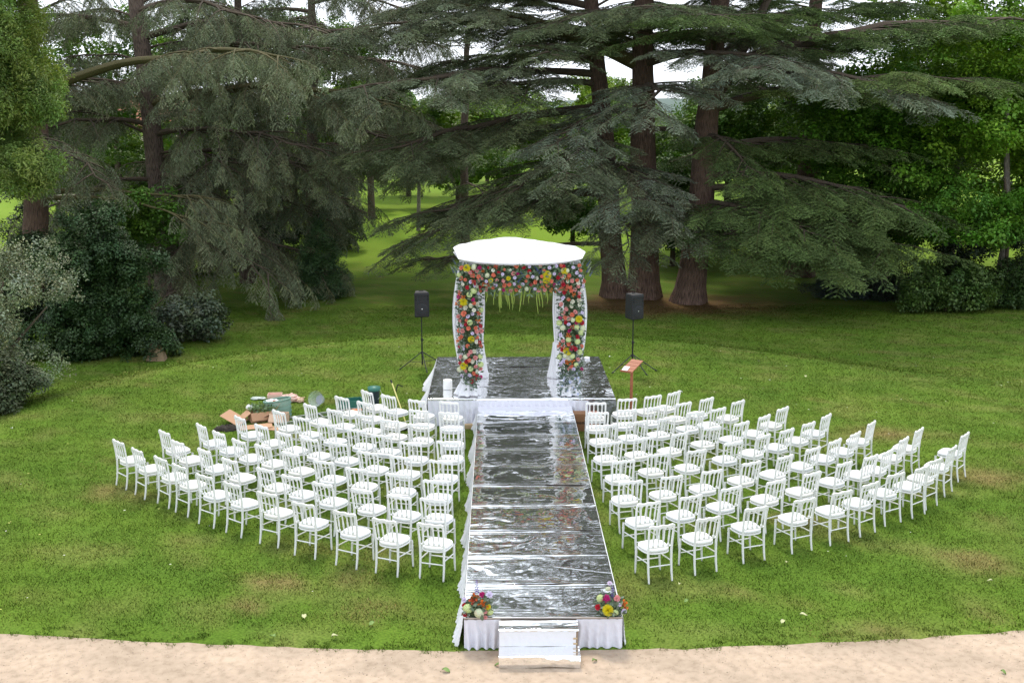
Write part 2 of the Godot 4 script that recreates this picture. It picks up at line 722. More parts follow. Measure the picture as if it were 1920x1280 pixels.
func cedar(called: String, label: String, group: String, at: Vector3, H: float, R: float, lean: Vector2, sd: int, o: Dictionary, own: Array) -> Node3D:
	rng.seed = sd
	crown_at = [[], [], []]
	crown_tint = [[], [], []]
	var t := thing(called, label, "tree", at, 0, group)
	var pts := []
	var rad := []
	var m := int(H / 0.6)
	for j in m + 1:
		var y := H * j / m
		var f := y / H
		pts.append(Vector3(lean.x * f + n1.get_noise_2d(sd, y * 0.08) * 0.25, y - (0.3 if j == 0 else 0.0), lean.y * f + n1.get_noise_2d(sd + 50.0, y * 0.08) * 0.25))
		rad.append(maxf(0.03, R * (pow(1.0 - f, 0.7) + 0.34 * exp(-y * 1.1))))
	var at_h := func(h: float) -> Vector3:
		var q := clampf(h / H, 0, 0.999) * m
		return pts[int(q)].lerp(pts[int(q) + 1], q - int(q))
	obj("trunk", trunk_mesh(pts, rad, 22, o.get("ridge", 0.09), Vector2.ONE), M[o.get("bark", "bark")], t)
	for l in own:   # [height, azimuth, length, elevation, droop, radius, options]
		var b := MB.new()
		var oo: Dictionary = o.duplicate()
		oo.merge(l[6], true)
		bough(b, at_h.call(l[0]), l[1], l[2], l[3], l[4], l[5], oo)
		obj("limb", b, M[oo.get("limb", "limb_bark")], t)
	var h: float = o.get("from", 3.0)
	var az := rr(0, 360)
	while h < H - 0.4:
		var f := h / H
		az += 137.5 + rr(-25, 25)
		var L: float = o.get("reach", 7.0) * pow(1.0 - f, 0.65) * clampf(0.55 + 1.4 * f / 0.25, 0.6, 1.0) * rr(0.65, 1.12)
		var skip := false
		for q in o.get("gaps", []):   # [from height, to height, azimuth, half width]: sides where the tree has no boughs
			if h > q[0] and h < q[1] and absf(wrapf(az - q[2], -180, 180)) < q[3]:
				skip = true
		if not skip:
			var b := MB.new()
			bough(b, at_h.call(h), az, maxf(0.8, L), rr(2, 22) + 22.0 * f, o.get("droop", 0.3) * rr(0.7, 1.3), maxf(0.025, R * 0.2 * (1.05 - f)), o)
			obj("limb", b, M[o.get("limb", "limb_bark")], t)
		h += o.get("gap", 0.5) * rr(0.7, 1.3) * (1.0 + 0.9 * ss(o.get("thin", 13.0), o.get("thin", 13.0) + 6.0, h))
	var kind: Array = weepers if o.get("weep", 0.0) > 0.3 else sprays
	for k in 3:
		if crown_at[k].size():
			many("crown", kind[k], crown_at[k], t, crown_tint[k])
	return t


# a clump of broad leaves about one metre wide
func clump_mesh(n: int, leaf: float, flat: float, m: Material, wide := 0.33) -> ArrayMesh:
	var b := MB.new()
	b.tinted = true
	for k in n:
		var d := Vector3(rr(-1, 1), rr(-1, 1), rr(-1, 1))
		while d.length() > 1.0:
			d = Vector3(rr(-1, 1), rr(-1, 1), rr(-1, 1))
		var at := d * Vector3(0.5, 0.5 * flat, 0.5)
		var up := (Vector3(rr(-0.7, 0.7), 1, rr(-0.7, 0.7)) + d * 0.6).normalized()
		var a := rr(0, TAU)
		var x := up.cross(Vector3(cos(a), 0, sin(a))).normalized()
		var z := x.cross(up)
		var L := leaf * rr(0.7, 1.25)
		var g := rr(0.6, 1.0)
		b.col = Color(g * rr(0.85, 1.0), g, g * rr(0.7, 1.0))
		var q0 := b.p(at)
		var q1 := b.p(at + x * L * 0.5 + z * L * wide + up * L * 0.12)
		var q2 := b.p(at + x * L - up * L * 0.18)
		var q3 := b.p(at + x * L * 0.5 - z * L * wide + up * L * 0.12)
		b.t(q0, q1, q2)
		b.t(q0, q2, q3)
	return b.mesh(m, true)


var clumps := {}


func leaf_kind(called: String) -> Array:
	if not clumps.has(called):
		var l := []
		var s: Array = {"broad": [70, 0.17, 0.6, "leaf"], "fine": [120, 0.17, 0.8, "dull_leaf"], "laurel": [80, 0.2, 0.8, "dull_leaf"], "needle": [150, 0.12, 0.9, "dull_leaf"], "feathery": [190, 0.17, 1.0, "leaf", 0.13], "far": [60, 0.24, 0.7, "leaf"], "silver": [70, 0.12, 0.8, "dull_leaf"]}[called]
		for k in 3:
			l.append(clump_mesh(s[0], s[1], s[2], M[s[3]], s[4] if s.size() > 4 else 0.33))
		clumps[called] = l
	return clumps[called]


# a broad-leaved tree or bush: lobes are [centre, radii]; clumps sit in each lobe's outer shell
func leafy(called: String, label: String, category: String, group: String, at: Vector3, trunks: Array, lobes: Array, kind: String, tint: Color, size: float, dens: float, sd: int, bark := "limb_bark") -> Node3D:
	rng.seed = sd
	var t := thing(called, label, category, at, 0, group)
	for q in trunks:   # lists of points with radii at both ends
		var b := MB.new()
		var pts: Array = q[0]
		var rad := []
		for j in pts.size():
			rad.append(lerpf(q[1], q[2], float(j) / (pts.size() - 1)))
		b.tube(pts, rad, 9, true, Vector2(1, 2))
		obj("trunk" if category == "tree" else "stem", b, M[bark], t)
	var kinds := leaf_kind(kind)
	var where := [[], [], []]
	var tints := [[], [], []]
	for l in lobes:
		var r: Vector3 = l[1]
		var n := int(dens * (r.x * r.y + r.y * r.z + r.x * r.z) * 4.2 / (size * size))
		for k in n:
			var d := Vector3(rr(-1, 1), rr(-1, 1), rr(-1, 1)).normalized()
			var f: float = lerpf(0.55, 1.05, sqrt(rng.randf())) * (1.0 + 0.28 * n1.get_noise_3d(d.x * 1.7 + l[0].x, d.y * 1.7 + l[0].y, d.z * 1.7))
			if d.y < -0.55:
				f *= 0.8
			var s := size * rr(0.7, 1.25)
			var g := rr(0.65, 1.2)
			var v := rng.randi() % 3
			var bs := Basis(Vector3.UP, rr(0, TAU)) * Basis(Vector3(d.z, 0.001, -d.x).normalized(), rr(0.0, 0.8))
			where[v].append(Transform3D(bs.scaled(Vector3(s, s, s)), l[0] + d * r * f))
			tints[v].append(Color(tint.r * g * rr(0.85, 1.15), tint.g * g, tint.b * g * rr(0.8, 1.2)))
	for v in 3:
		if where[v].size():
			many("crown" if category == "tree" else "leaves", kinds[v], where[v], t, tints[v])
	return t


# lobes scattered in an ellipsoid, for a crown of many bunches
func lobes_in(c: Vector3, r: Vector3, n: int, small: float, sd: int) -> Array:
	rng.seed = sd
	var l := []
	for k in n:
		var d := Vector3(rr(-1, 1), rr(-1, 1), rr(-1, 1)).normalized() * pow(rng.randf(), 0.4)
		var s := small * rr(0.7, 1.3)
		l.append([c + d * (r - Vector3(s, s, s) * 0.6), Vector3(s, s * rr(0.55, 0.8), s)])
	return l


func trees() -> void:
	rng.seed = 77
	for k in 3:
		sprays.append(spray_mesh(0.0))
	for k in 3:
		weepers.append(spray_mesh(0.5))
	var grey := Color(0.245, 0.275, 0.175)
	var green := Color(0.15, 0.215, 0.072)
	var blue := Color(0.28, 0.315, 0.23)
	var o := {"tint": green, "bark": "red_bark", "from": 9.5, "reach": 8.0, "gap": 0.5, "droop": 0.3, "ridge": 0.14}
	# the twin cedars behind the canopy
	cedar("cedar_tree", "left cedar of the twin red-barked trunks standing behind the white canopy", "old cedars round the lawn", on(4.4, -33.0), 24, 0.46, Vector2(-2.4, 0.3), 301, o.merged({"tint": Color(0.185, 0.22, 0.115)}, true), [
		[7.7, 172, 9.5, -4, 0.12, 0.2, {"spread": 1.1}],
		[5.0, 176, 8.0, -3, 0.16, 0.16, {"bare": 0.3}],
		[4.4, 160, 8.5, 2, 0.28, 0.15, {}],
		[8.6, 150, 6.5, 8, 0.2, 0.14, {}],
		[6.4, 120, 5.0, 12, 0.42, 0.12, {"tint": grey}],
		[5.6, 80, 4.0, 10, 0.5, 0.1, {"tint": grey}],
		[4.2, 184, 6.5, 5, 0.2, 0.12, {}],
		[9.5, 200, 7.0, 10, 0.2, 0.15, {}],
		[10.6, 172, 9.5, 12, 0.22, 0.16, {"tint": grey, "spread": 1.15}],
		[11.6, 186, 8.5, 14, 0.24, 0.15, {"tint": grey}],
		[12.6, 160, 8.0, 12, 0.26, 0.14, {"tint": grey}],
		[9.0, 165, 10.0, 6, 0.18, 0.16, {"tint": grey}],
		[7.0, 186, 8.0, 2, 0.2, 0.13, {}],
		[5.8, 150, 6.0, 2, 0.36, 0.12, {}],
		[2.2, 177, 8.3, 2, 0.16, 0.1, {"bare": 0.3, "spread": 0.8}],
	])
	cedar("cedar_tree", "right cedar of the twin trunks, thicker, with a heavy limb high on its left", "old cedars round the lawn", on(5.45, -32.8), 26, 0.58, Vector2(-0.5, 0.2), 302, o.merged({"tint": Color(0.195, 0.23, 0.125)}, true), [
		[9.3, 178, 8.5, 26, 0.2, 0.3, {"bare": 0.5, "limb": "moss_bark", "tint": grey}],
		[8.0, 95, 5.5, 26, 0.6, 0.16, {"tint": blue}],
		[9.4, 52, 8.0, 12, 0.26, 0.2, {"tint": blue, "bare": 0.35}],
		[5.2, 108, 5.0, 14, 0.55, 0.14, {"tint": blue}],
		[4.4, 75, 4.2, 6, 0.5, 0.12, {"tint": grey}],
		[6.8, 5, 4.0, 12, 0.5, 0.12, {}],
		[10.4, 20, 6.5, 10, 0.3, 0.16, {}],
		[3.6, 100, 4.0, 10, 0.55, 0.1, {"tint": grey}],
		[7.4, 130, 5.5, 16, 0.5, 0.12, {"tint": blue}],
		[4.0, 20, 3.6, 6, 0.5, 0.09, {}],
	])
	cedar("cedar_tree", "leaning forked cedar right of the twin trunks with low sweeping green boughs", "old cedars round the lawn", on(7.15, -31.6), 25, 0.54, Vector2(1.7, 0.0), 303, o.merged({"reach": 8.5}, true), [
		[9.0, 8, 11.5, 22, 0.24, 0.3, {"spread": 1.2}],
		[7.6, 20, 10.0, 20, 0.26, 0.2, {"spread": 1.2, "tint": Color(0.19, 0.26, 0.085)}],
		[8.8, 40, 8.0, 10, 0.26, 0.16, {"tint": blue, "bare": 0.35}],
		[6.0, 350, 8.5, 14, 0.3, 0.18, {"spread": 1.2}],
		[5.0, 10, 8.0, 8, 0.28, 0.18, {"spread": 1.2}],
		[4.6, 30, 6.3, 5, 0.23, 0.16, {"spread": 1.25}],
		[4.0, 52, 5.2, 5, 0.24, 0.15, {"spread": 1.2}],
		[3.5, 12, 7.4, 3, 0.18, 0.16, {"spread": 1.3}],
		[3.0, 34, 6.0, 3, 0.16, 0.14, {"spread": 1.25}],
		[2.7, 340, 7.0, 4, 0.16, 0.13, {"spread": 1.2}],
		[3.4, 66, 3.6, 4, 0.3, 0.1, {"spread": 1.1}],
		[6.6, 80, 3.6, 12, 0.6, 0.1, {}],
		[7.4, 350, 4.6, 62, 0.1, 0.26, {"bare": 0.55}],
		[9.5, 330, 6.0, 30, 0.2, 0.16, {}],
	])
	# grey weeping cedars on the left
	var w := {"tint": Color(0.25, 0.275, 0.165), "bark": "bark", "from": 5.2, "reach": 7.0, "gap": 0.6, "droop": 0.32, "weep": 0.42, "ridge": 0.1, "dens": 0.85, "thin": 12.5, "gaps": [[0, 30, 95, 50]]}
	cedar("cedar_tree", "straight grey cedar with weeping boughs above the dark yew on the left", "old cedars round the lawn", on(-14.4, -33.5), 25, 0.46, Vector2(-1.2, 0), 304, w, [
		[7.8, 20, 11.0, 14, 0.24, 0.22, {"limb": "moss_bark", "bare": 0.12, "spread": 1.1}],
		[6.6, 30, 8.0, 12, 0.3, 0.13, {}],
		[5.6, 8, 7.0, 16, 0.34, 0.12, {"bare": 0.35}],
		[5.0, 44, 6.5, 4, 0.42, 0.1, {}],
		[4.0, 36, 7.0, 2, 0.44, 0.11, {"spread": 1.1}],
		[3.4, 55, 6.0, 2, 0.44, 0.1, {}],
		[3.2, 12, 7.0, 2, 0.36, 0.1, {}],
		[4.8, 150, 5.0, 10, 0.5, 0.1, {}],
		[7.0, 140, 5.5, 16, 0.4, 0.11, {}],
		[9.2, 30, 8.5, 20, 0.3, 0.15, {}],
		[10.4, 12, 7.5, 18, 0.3, 0.15, {}],
		[11.4, 40, 7.0, 14, 0.34, 0.14, {}],
		[10.8, 160, 6.0, 18, 0.34, 0.13, {}],
		[8.4, 165, 6.5, 16, 0.3, 0.13, {}],
	])
	cedar("cedar_tree", "thick mossy cedar trunk at the left behind the silver-leaved shrub", "old cedars round the lawn", on(-17.9, -28.5), 24, 0.5, Vector2(1.6, 0), 305, w.merged({"bark": "red_bark", "from": 6.5, "reach": 5.6, "gap": 0.8, "gaps": [[0, 30, 70, 80]]}, true), [
		[8.2, 10, 11.0, 20, 0.26, 0.2, {"limb": "moss_bark", "bare": 0.45}],
		[4.6, 5, 6.6, 9, 0.2, 0.13, {"limb": "moss_bark", "bare": 0.75}],
		[4.4, 15, 6.8, 8, 0.24, 0.1, {"limb": "moss_bark", "bare": 0.8}],
		[6.2, 28, 4.2, 12, 0.55, 0.1, {}],
		[6.8, 60, 3.0, 12, 0.6, 0.09, {}],
		[6.0, 130, 3.0, 8, 0.7, 0.09, {}],
	])
	cedar("cedar_tree", "slim grey-barked cedar in the shade between the left cedars and the far lawn", "old cedars round the lawn", on(-11.8, -36.8), 22, 0.27, Vector2(0.4, 0), 306, w.merged({"reach": 5.4, "from": 3.0, "gap": 0.6, "tint": Color(0.2, 0.23, 0.14), "gaps": []}, true), [
		[4.4, 20, 5.5, 4, 0.3, 0.1, {"weep": 0.2}],
		[5.8, 40, 6.5, 6, 0.26, 0.1, {"weep": 0.1, "tint": Color(0.245, 0.275, 0.175)}],
		[4.0, 30, 5.0, 2, 0.3, 0.1, {"weep": 0.2}],
	])
	cedar("cedar_tree", "tall slender cedar with bare upper trunk left of the far bright lawn", "old cedars round the lawn", on(-9.6, -41.5), 23, 0.3, Vector2(0.5, 0), 307, w.merged({"reach": 5.6, "from": 4.8, "gap": 0.75, "weep": 0.5, "gaps": [[7, 16, 90, 80]]}, true), [
		[6.6, 15, 6.5, 3, 0.22, 0.11, {}],
		[5.6, 30, 5.0, 4, 0.26, 0.1, {}],
		[7.6, 345, 7.0, 6, 0.26, 0.11, {}],
		[9.6, 20, 6.5, 12, 0.3, 0.11, {}],
		[11.0, 340, 6.5, 12, 0.3, 0.11, {}],
		[12.4, 30, 6.0, 12, 0.34, 0.1, {}],
		[10.4, 150, 6.0, 12, 0.34, 0.1, {}],
		[12.0, 200, 6.0, 12, 0.34, 0.1, {}],
		[13.4, 60, 5.0, 12, 0.4, 0.09, {}],
	])
	cedar("cedar_tree", "thin distant conifer trunk seen between the canopy and the left cedars", "old cedars round the lawn", on(-2.4, -48.0), 21, 0.24, Vector2(0.5, 0), 308, o.merged({"reach": 4.2, "from": 8.8, "gap": 0.8, "bark": "bark"}, true), [
		[5.2, 120, 3.6, 0, 0.3, 0.07, {}], [4.4, 190, 3.6, 0, 0.3, 0.07, {}], [3.4, 60, 3.2, 0, 0.3, 0.07, {}],
	])
	cedar("cedar_tree", "broad dark cedar filling the shade behind the forked cedar on the right", "old cedars round the lawn", on(13.6, -38.5), 22, 0.5, Vector2(0, 0), 309, o.merged({"from": 2.4, "reach": 7.0, "gap": 0.55, "tint": Color(0.13, 0.19, 0.065)}, true), [])
	# soft green conifer leaning into the picture at the far left
	rng.seed = 41
	var lb := []
	for k in 30:
		var y := rr(5.9, 15.0)
		var R: float = 2.7 * (1.0 - (y - 5.9) / 17.0)
		var a := rr(0, TAU)
		lb.append([Vector3(cos(a) * R * rr(0.4, 0.8), y, sin(a) * R * rr(0.4, 0.8)), Vector3(1.0, 0.75, 1.0)])
	leafy("sequoia_tree", "soft yellow-green conifer crown hanging into the upper left corner", "tree", "", on(-16.2, -21.5), [[[Vector3(-0.4, -0.2, 0), Vector3(-0.2, 5, 0), Vector3(0, 15, 0)], 0.26, 0.06]], lb, "feathery", Color(0.33, 0.43, 0.13), 0.75, 2.2, 42, "red_bark")
	# bright broad-leaved trees
	var mid := Color(0.15, 0.28, 0.035)
	var deep := Color(0.16, 0.33, 0.04)
	leafy("maple_tree", "tall bright green maple at the right edge of the lawn", "tree", "broad-leaved trees at the right edge", on(19.4, -31.0), [[[Vector3(0, -0.2, 0), Vector3(0.2, 3, 0), Vector3(-0.3, 8, 0)], 0.2, 0.08]], lobes_in(Vector3(0.6, 7.6, -0.3), Vector3(4.4, 4.6, 3.6), 30, 1.5, 51), "broad", Color(0.24, 0.43, 0.045), 0.95, 0.95, 52, "pale_bark")
	leafy("oak_tree", "deep green oak between the low cedar boughs and the maple on the right", "tree", "broad-leaved trees at the right edge", on(15.6, -33.5), [[[Vector3(0, -0.2, 0), Vector3(0.1, 3, 0), Vector3(0.3, 8, 0)], 0.24, 0.1]], lobes_in(Vector3(0, 6.0, 0), Vector3(4.2, 5.2, 3.2), 30, 1.4, 53), "broad", deep, 0.95, 1.3, 54)
	leafy("oak_tree", "tall lime green tree rising behind the maple in the upper right corner", "tree", "broad-leaved trees at the right edge", on(21.0, -40.0), [[[Vector3(0, -0.2, 0), Vector3(0, 9, 0)], 0.3, 0.1]], lobes_in(Vector3(0, 9.5, 0), Vector3(6.0, 6.0, 4.0), 34, 1.9, 55), "broad", Color(0.2, 0.34, 0.035), 1.1, 1.0, 56)
	leafy("maple_tree", "low leafy maple branch crown in front of the dark hollow on the right", "tree", "broad-leaved trees at the right edge", on(18.0, -28.8), [[[Vector3(1.2, -0.2, -1), Vector3(1.1, 3, -1), Vector3(0.6, 5, -0.6)], 0.09, 0.04]], lobes_in(Vector3(0.2, 3.6, 0), Vector3(3.6, 1.6, 1.6), 13, 1.0, 57), "broad", Color(0.16, 0.33, 0.045), 0.85, 1.0, 58)
	leafy("oak_tree", "shaded green tree closing the gap behind the low cedar boughs", "tree", "broad-leaved trees at the right edge", on(11.5, -46.0), [[[Vector3(0, -0.2, 0), Vector3(0, 7, 0)], 0.25, 0.1]], lobes_in(Vector3(0, 6.0, 0), Vector3(5.6, 5.0, 3.4), 26, 1.7, 59), "broad", Color(0.14, 0.26, 0.035), 1.1, 1.1, 60)
	leafy("holm_oak", "dark green tree directly behind the left twin trunk", "tree", "shade trees behind the old cedars", on(3.2, -43.5), [[[Vector3(0, -0.2, 0), Vector3(0, 3, 0)], 0.16, 0.06]], lobes_in(Vector3(0.3, 2.9, 0), Vector3(2.3, 2.7, 1.6), 14, 1.0, 71), "broad", Color(0.1, 0.2, 0.035), 0.9, 1.2, 72)
	leafy("holm_oak", "dark green tree filling the gap between twin trunks and forked cedar", "tree", "shade trees behind the old cedars", on(8.0, -41.5), [[[Vector3(0, -0.2, 0), Vector3(0, 3, 0)], 0.16, 0.06]], lobes_in(Vector3(0, 2.9, 0), Vector3(2.4, 2.9, 1.6), 15, 1.0, 73), "broad", Color(0.09, 0.185, 0.03), 0.9, 1.2, 74)
	leafy("holm_oak", "low mid-green thicket tree seen under the boughs left of the twin trunks", "tree", "shade trees behind the old cedars", on(-0.6, -58.0), [[[Vector3(0, -0.2, 0), Vector3(0, 3, 0)], 0.16, 0.06]], lobes_in(Vector3(0.3, 2.6, 0), Vector3(2.0, 2.5, 1.6), 12, 1.0, 75), "broad", Color(0.12, 0.22, 0.04), 0.9, 1.1, 76)
	leafy("lime_tree", "bright leafy tree behind the left cedars with sky showing round it", "tree", "broad-leaved trees behind the left cedars", on(-20.0, -45.0), [[[Vector3(0, -0.2, 0), Vector3(0, 8, 0)], 0.25, 0.1]], lobes_in(Vector3(0.8, 8.2, 0), Vector3(6.0, 5.2, 3.4), 28, 1.4, 61), "broad", mid, 1.0, 0.95, 62)
	leafy("lime_tree", "leafy green tree beside the thick mossy trunk, below its bare bough", "tree", "broad-leaved trees behind the left cedars", on(-16.5, -38.0), [[[Vector3(0, -0.2, 0), Vector3(0, 5, 0)], 0.16, 0.06]], lobes_in(Vector3(0, 4.6, 0), Vector3(4.6, 2.8, 2.4), 16, 1.3, 63), "broad", Color(0.12, 0.23, 0.035), 0.95, 1.1, 64)
	leafy("maple_tree", "young bright maple between the dark yew and the straight grey cedar", "tree", "broad-leaved trees behind the left cedars", on(-13.6, -28.4), [[[Vector3(0, -0.2, 0), Vector3(0, 3, 0)], 0.08, 0.03]], lobes_in(Vector3(0, 3.6, 0), Vector3(2.3, 1.4, 1.4), 9, 0.85, 65), "broad", Color(0.13, 0.25, 0.035), 0.8, 1.1, 66)
	leafy("lime_tree", "tall leafy tree far behind the straight grey cedar, topping the others", "tree", "broad-leaved trees behind the left cedars", on(-15.0, -54.0), [[[Vector3(0, -0.2, 0), Vector3(0, 9, 0)], 0.25, 0.1]], lobes_in(Vector3(0.5, 9.0, 0), Vector3(5.5, 5.0, 3.0), 24, 1.5, 81), "broad", mid, 1.1, 0.9, 82)
	leafy("lime_tree", "tall leafy tree rising behind the slender cedar's bare upper trunk", "tree", "broad-leaved trees behind the left cedars", on(-8.6, -58.0), [[[Vector3(0, -0.2, 0), Vector3(0, 9, 0)], 0.25, 0.1]], lobes_in(Vector3(-0.8, 8.6, 0), Vector3(3.4, 5.0, 2.6), 18, 1.3, 83), "broad", Color(0.12, 0.23, 0.035), 1.1, 0.9, 84)
	leafy("birch_tree", "pale slim trunk standing on the far bright lawn", "tree", "", on(-5.3, -53.0), [[[Vector3(0, -0.2, 0), Vector3(0.1, 3, 0), Vector3(0.2, 7, 0)], 0.13, 0.06]], lobes_in(Vector3(0.2, 6.6, 0), Vector3(2.2, 2.0, 2.0), 9, 1.0, 67), "far", Color(0.14, 0.23, 0.035), 1.0, 0.9, 68, "pale_bark")
	# woods beyond the lawn, tree by tree
	rng.seed = 90
	var names := ["leafy woodland tree at the far left behind the lime tree", "woodland tree farther back behind the tall bright lime tree", "woodland tree in the gap left of the straight grey cedar", "small distant woodland tree behind the straight grey cedar", "woodland tree behind the slim grey-barked cedar", "bright distant tree just left of the pale slim trunk", "yellow-green woodland tree right behind the pale slim trunk", "far woodland tree in the gap above the canopy", "low woodland tree closing the lawn left of the twin trunks", "bright woodland tree directly behind the twin red-barked trunks", "far woodland tree seen between twin trunks and forked cedar", "woodland tree behind the low boughs of the forked cedar", "tall woodland tree behind the oak on the right", "tall woodland tree behind the lime green tree", "woodland tree at the far right frame edge", "most distant woodland tree in the middle gap", "distant woodland tree behind the slender bare-trunked cedar", "most distant woodland tree right of the middle", "broad woodland tree outside the right edge of the maple", "broad woodland tree left of the lime tree"]
	var spots := [[-34, -50, 8.5], [-27, -58, 8.0], [-20, -62, 7.6], [-15.5, -70, 7.2], [-11, -64, 8.0], [-7.6, -75, 9.2], [-3.4, -66, 8.0], [0.5, -80, 9.6], [3.4, -72, 8.2], [6.8, -62, 8.0], [9.8, -76, 9.4], [14, -66, 8.0], [19, -60, 9.6], [26, -56, 10.5], [33, -50, 11.0], [-1.6, -92, 10.4], [-13, -90, 11.0], [8, -95, 10.6], [28, -38, 11.0], [-30, -40, 8.5]]
	for k in spots.size():
		var q: Array = spots[k]
		var hgh: float = q[2]
		var wd := hgh * rr(0.42, 0.52)
		var c := Color(0.15, 0.26, 0.035).lerp(Color(0.27, 0.38, 0.035), rng.randf())
		leafy("background_tree", names[k], "tree", "trees of the woods beyond the lawn", on(q[0], q[1]), [[[Vector3(0, -0.2, 0), Vector3(0, hgh * 0.6, 0)], 0.2, 0.08]], lobes_in(Vector3(0, hgh * 0.53, 0), Vector3(wd, hgh * 0.47, wd * 0.8), 16, wd * 0.42, 400 + k), "far", c, 1.25, 1.0, 500 + k)
		rng.seed = 900 + k


func shrubs() -> void:
	var b := []
	rng.seed = 12
	# the big silver shrub at the left edge
	leafy("silver_shrub", "large silver-grey leaved shrub at the left edge of the lawn", "shrub", "", on(-13.1, -13.4), [[[Vector3(0, -0.1, 0), Vector3(0.3, 1.5, 0.2), Vector3(0.9, 3.2, 0.3)], 0.09, 0.02], [[Vector3(0.1, -0.1, 0), Vector3(0.9, 1.6, 0.2), Vector3(1.9, 2.6, 0.4)], 0.07, 0.015], [[Vector3(0, -0.1, 0.1), Vector3(-0.6, 1.8, 0.2), Vector3(-0.8, 3.4, 0.3)], 0.08, 0.02]],
		lobes_in(Vector3(0.1, 2.6, 0), Vector3(2.3, 1.8, 1.9), 26, 0.75, 13) + [[Vector3(1.3, 1.1, 0.3), Vector3(0.8, 0.6, 0.7)], [Vector3(0.6, 0.9, 0.9), Vector3(0.9, 0.6, 0.7)]], "silver", Color(0.3, 0.33, 0.2), 0.5, 1.5, 14)
	leafy("box_bush", "dark low bush below the silver-grey shrub at the left edge", "shrub", "", on(-12.4, -11.9), [[[Vector3(0, -0.1, 0), Vector3(0, 0.6, 0)], 0.05, 0.03]], [[Vector3(0, 0.6, 0), Vector3(1.3, 0.75, 1.0)], [Vector3(0.5, 0.5, 0.5), Vector3(0.7, 0.55, 0.6)]], "fine", Color(0.1, 0.125, 0.055), 0.5, 1.5, 15)
	leafy("yew_bush", "big dark green yew standing left of the rhododendron and the stone", "shrub", "", on(-13.1, -22.0), [[[Vector3(0, -0.1, 0), Vector3(0.1, 2, 0)], 0.15, 0.06]], lobes_in(Vector3(-0.1, 2.4, -0.2), Vector3(2.6, 2.5, 1.5), 28, 0.85, 16) + [[Vector3(1.3, 0.5, 0.3), Vector3(1.0, 0.6, 0.8)], [Vector3(-0.6, 0.5, 0.5), Vector3(1.2, 0.6, 0.8)], [Vector3(-1.8, 0.6, 0.4), Vector3(1.2, 0.7, 0.8)]], "fine", Color(0.045, 0.095, 0.024), 0.5, 1.6, 17)
	leafy("rhododendron_bush", "rounded grey-leaved rhododendron beside the stone, right of the yew", "shrub", "", on(-10.9, -24.2), [[[Vector3(0, -0.1, 0), Vector3(0, 0.8, 0)], 0.06, 0.03]], [[Vector3(0, 0.8, 0), Vector3(1.05, 0.75, 0.9)], [Vector3(-0.5, 0.6, 0.2), Vector3(0.7, 0.5, 0.6)], [Vector3(0.5, 0.5, 0.2), Vector3(0.65, 0.45, 0.6)]], "laurel", Color(0.11, 0.14, 0.085), 0.55, 1.5, 18)
	leafy("yew_bush", "small dark conical yew alone on the lawn below the slender cedar", "shrub", "", on(-8.0, -32.6), [[[Vector3(0, -0.1, 0), Vector3(0, 2, 0)], 0.08, 0.03]], [[Vector3(0, 0.6, 0), Vector3(1.45, 0.6, 1.3)], [Vector3(0.1, 1.2, 0), Vector3(1.05, 0.6, 0.9)], [Vector3(0.1, 1.9, 0), Vector3(0.7, 0.65, 0.6)], [Vector3(0.15, 2.6, 0), Vector3(0.4, 0.6, 0.35)], [Vector3(0.15, 3.1, 0), Vector3(0.2, 0.4, 0.2)]], "needle", Color(0.06, 0.115, 0.04), 0.5, 2.2, 19)
	leafy("laurel_bush", "glossy dark laurel at the lawn's edge under the maples on the right", "shrub", "", on(16.6, -29.0), [[[Vector3(0, -0.1, 0), Vector3(0, 1, 0)], 0.06, 0.03]], [[Vector3(0, 1.0, 0), Vector3(1.6, 1.0, 1.0)], [Vector3(-0.9, 0.7, 0.2), Vector3(0.9, 0.7, 0.7)], [Vector3(0.9, 0.8, 0.2), Vector3(0.9, 0.8, 0.7)]], "laurel", Color(0.09, 0.16, 0.03), 0.55, 1.5, 21)
	leafy("laurel_bush", "second dark laurel at the right frame edge beyond the maple trunk", "shrub", "", on(20.4, -29.4), [[[Vector3(0, -0.1, 0), Vector3(0, 1, 0)], 0.06, 0.03]], [[Vector3(0, 1.1, 0), Vector3(1.9, 1.2, 1.0)], [Vector3(-1.4, 0.7, 0.2), Vector3(1.0, 0.7, 0.7)]], "laurel", Color(0.06, 0.115, 0.025), 0.55, 1.5, 22)
	leafy("juniper_bush", "low blue-green juniper spreading in the shade beside the laurel", "shrub", "", on(14.0, -32.6), [], [[Vector3(0, 0.3, 0), Vector3(1.9, 0.4, 0.9)], [Vector3(1.4, 0.3, 0.6), Vector3(1.2, 0.35, 0.7)]], "needle", Color(0.07, 0.1, 0.085), 0.5, 1.6, 23)
	leafy("hedge_shrub", "dark undergrowth bush behind the laurel in the right-hand hollow", "shrub", "", on(17.5, -35.0), [], [[Vector3(0, 1.2, 0), Vector3(3.4, 1.5, 1.0)], [Vector3(3.4, 1.4, 0), Vector3(2.4, 1.7, 1.0)]], "fine", Color(0.035, 0.06, 0.02), 0.7, 1.5, 24)
	leafy("hedge_shrub", "dark undergrowth bush behind the yew at the left", "shrub", "", on(-17.0, -27.5), [], [[Vector3(0, 1.2, 0), Vector3(2.4, 1.7, 1.0)], [Vector3(-2.6, 1.1, 0.8), Vector3(2.0, 1.5, 1.0)], [Vector3(-5.0, 1.4, 0.4), Vector3(2.2, 1.9, 1.0)]], "fine", Color(0.035, 0.06, 0.022), 0.7, 1.5, 25)
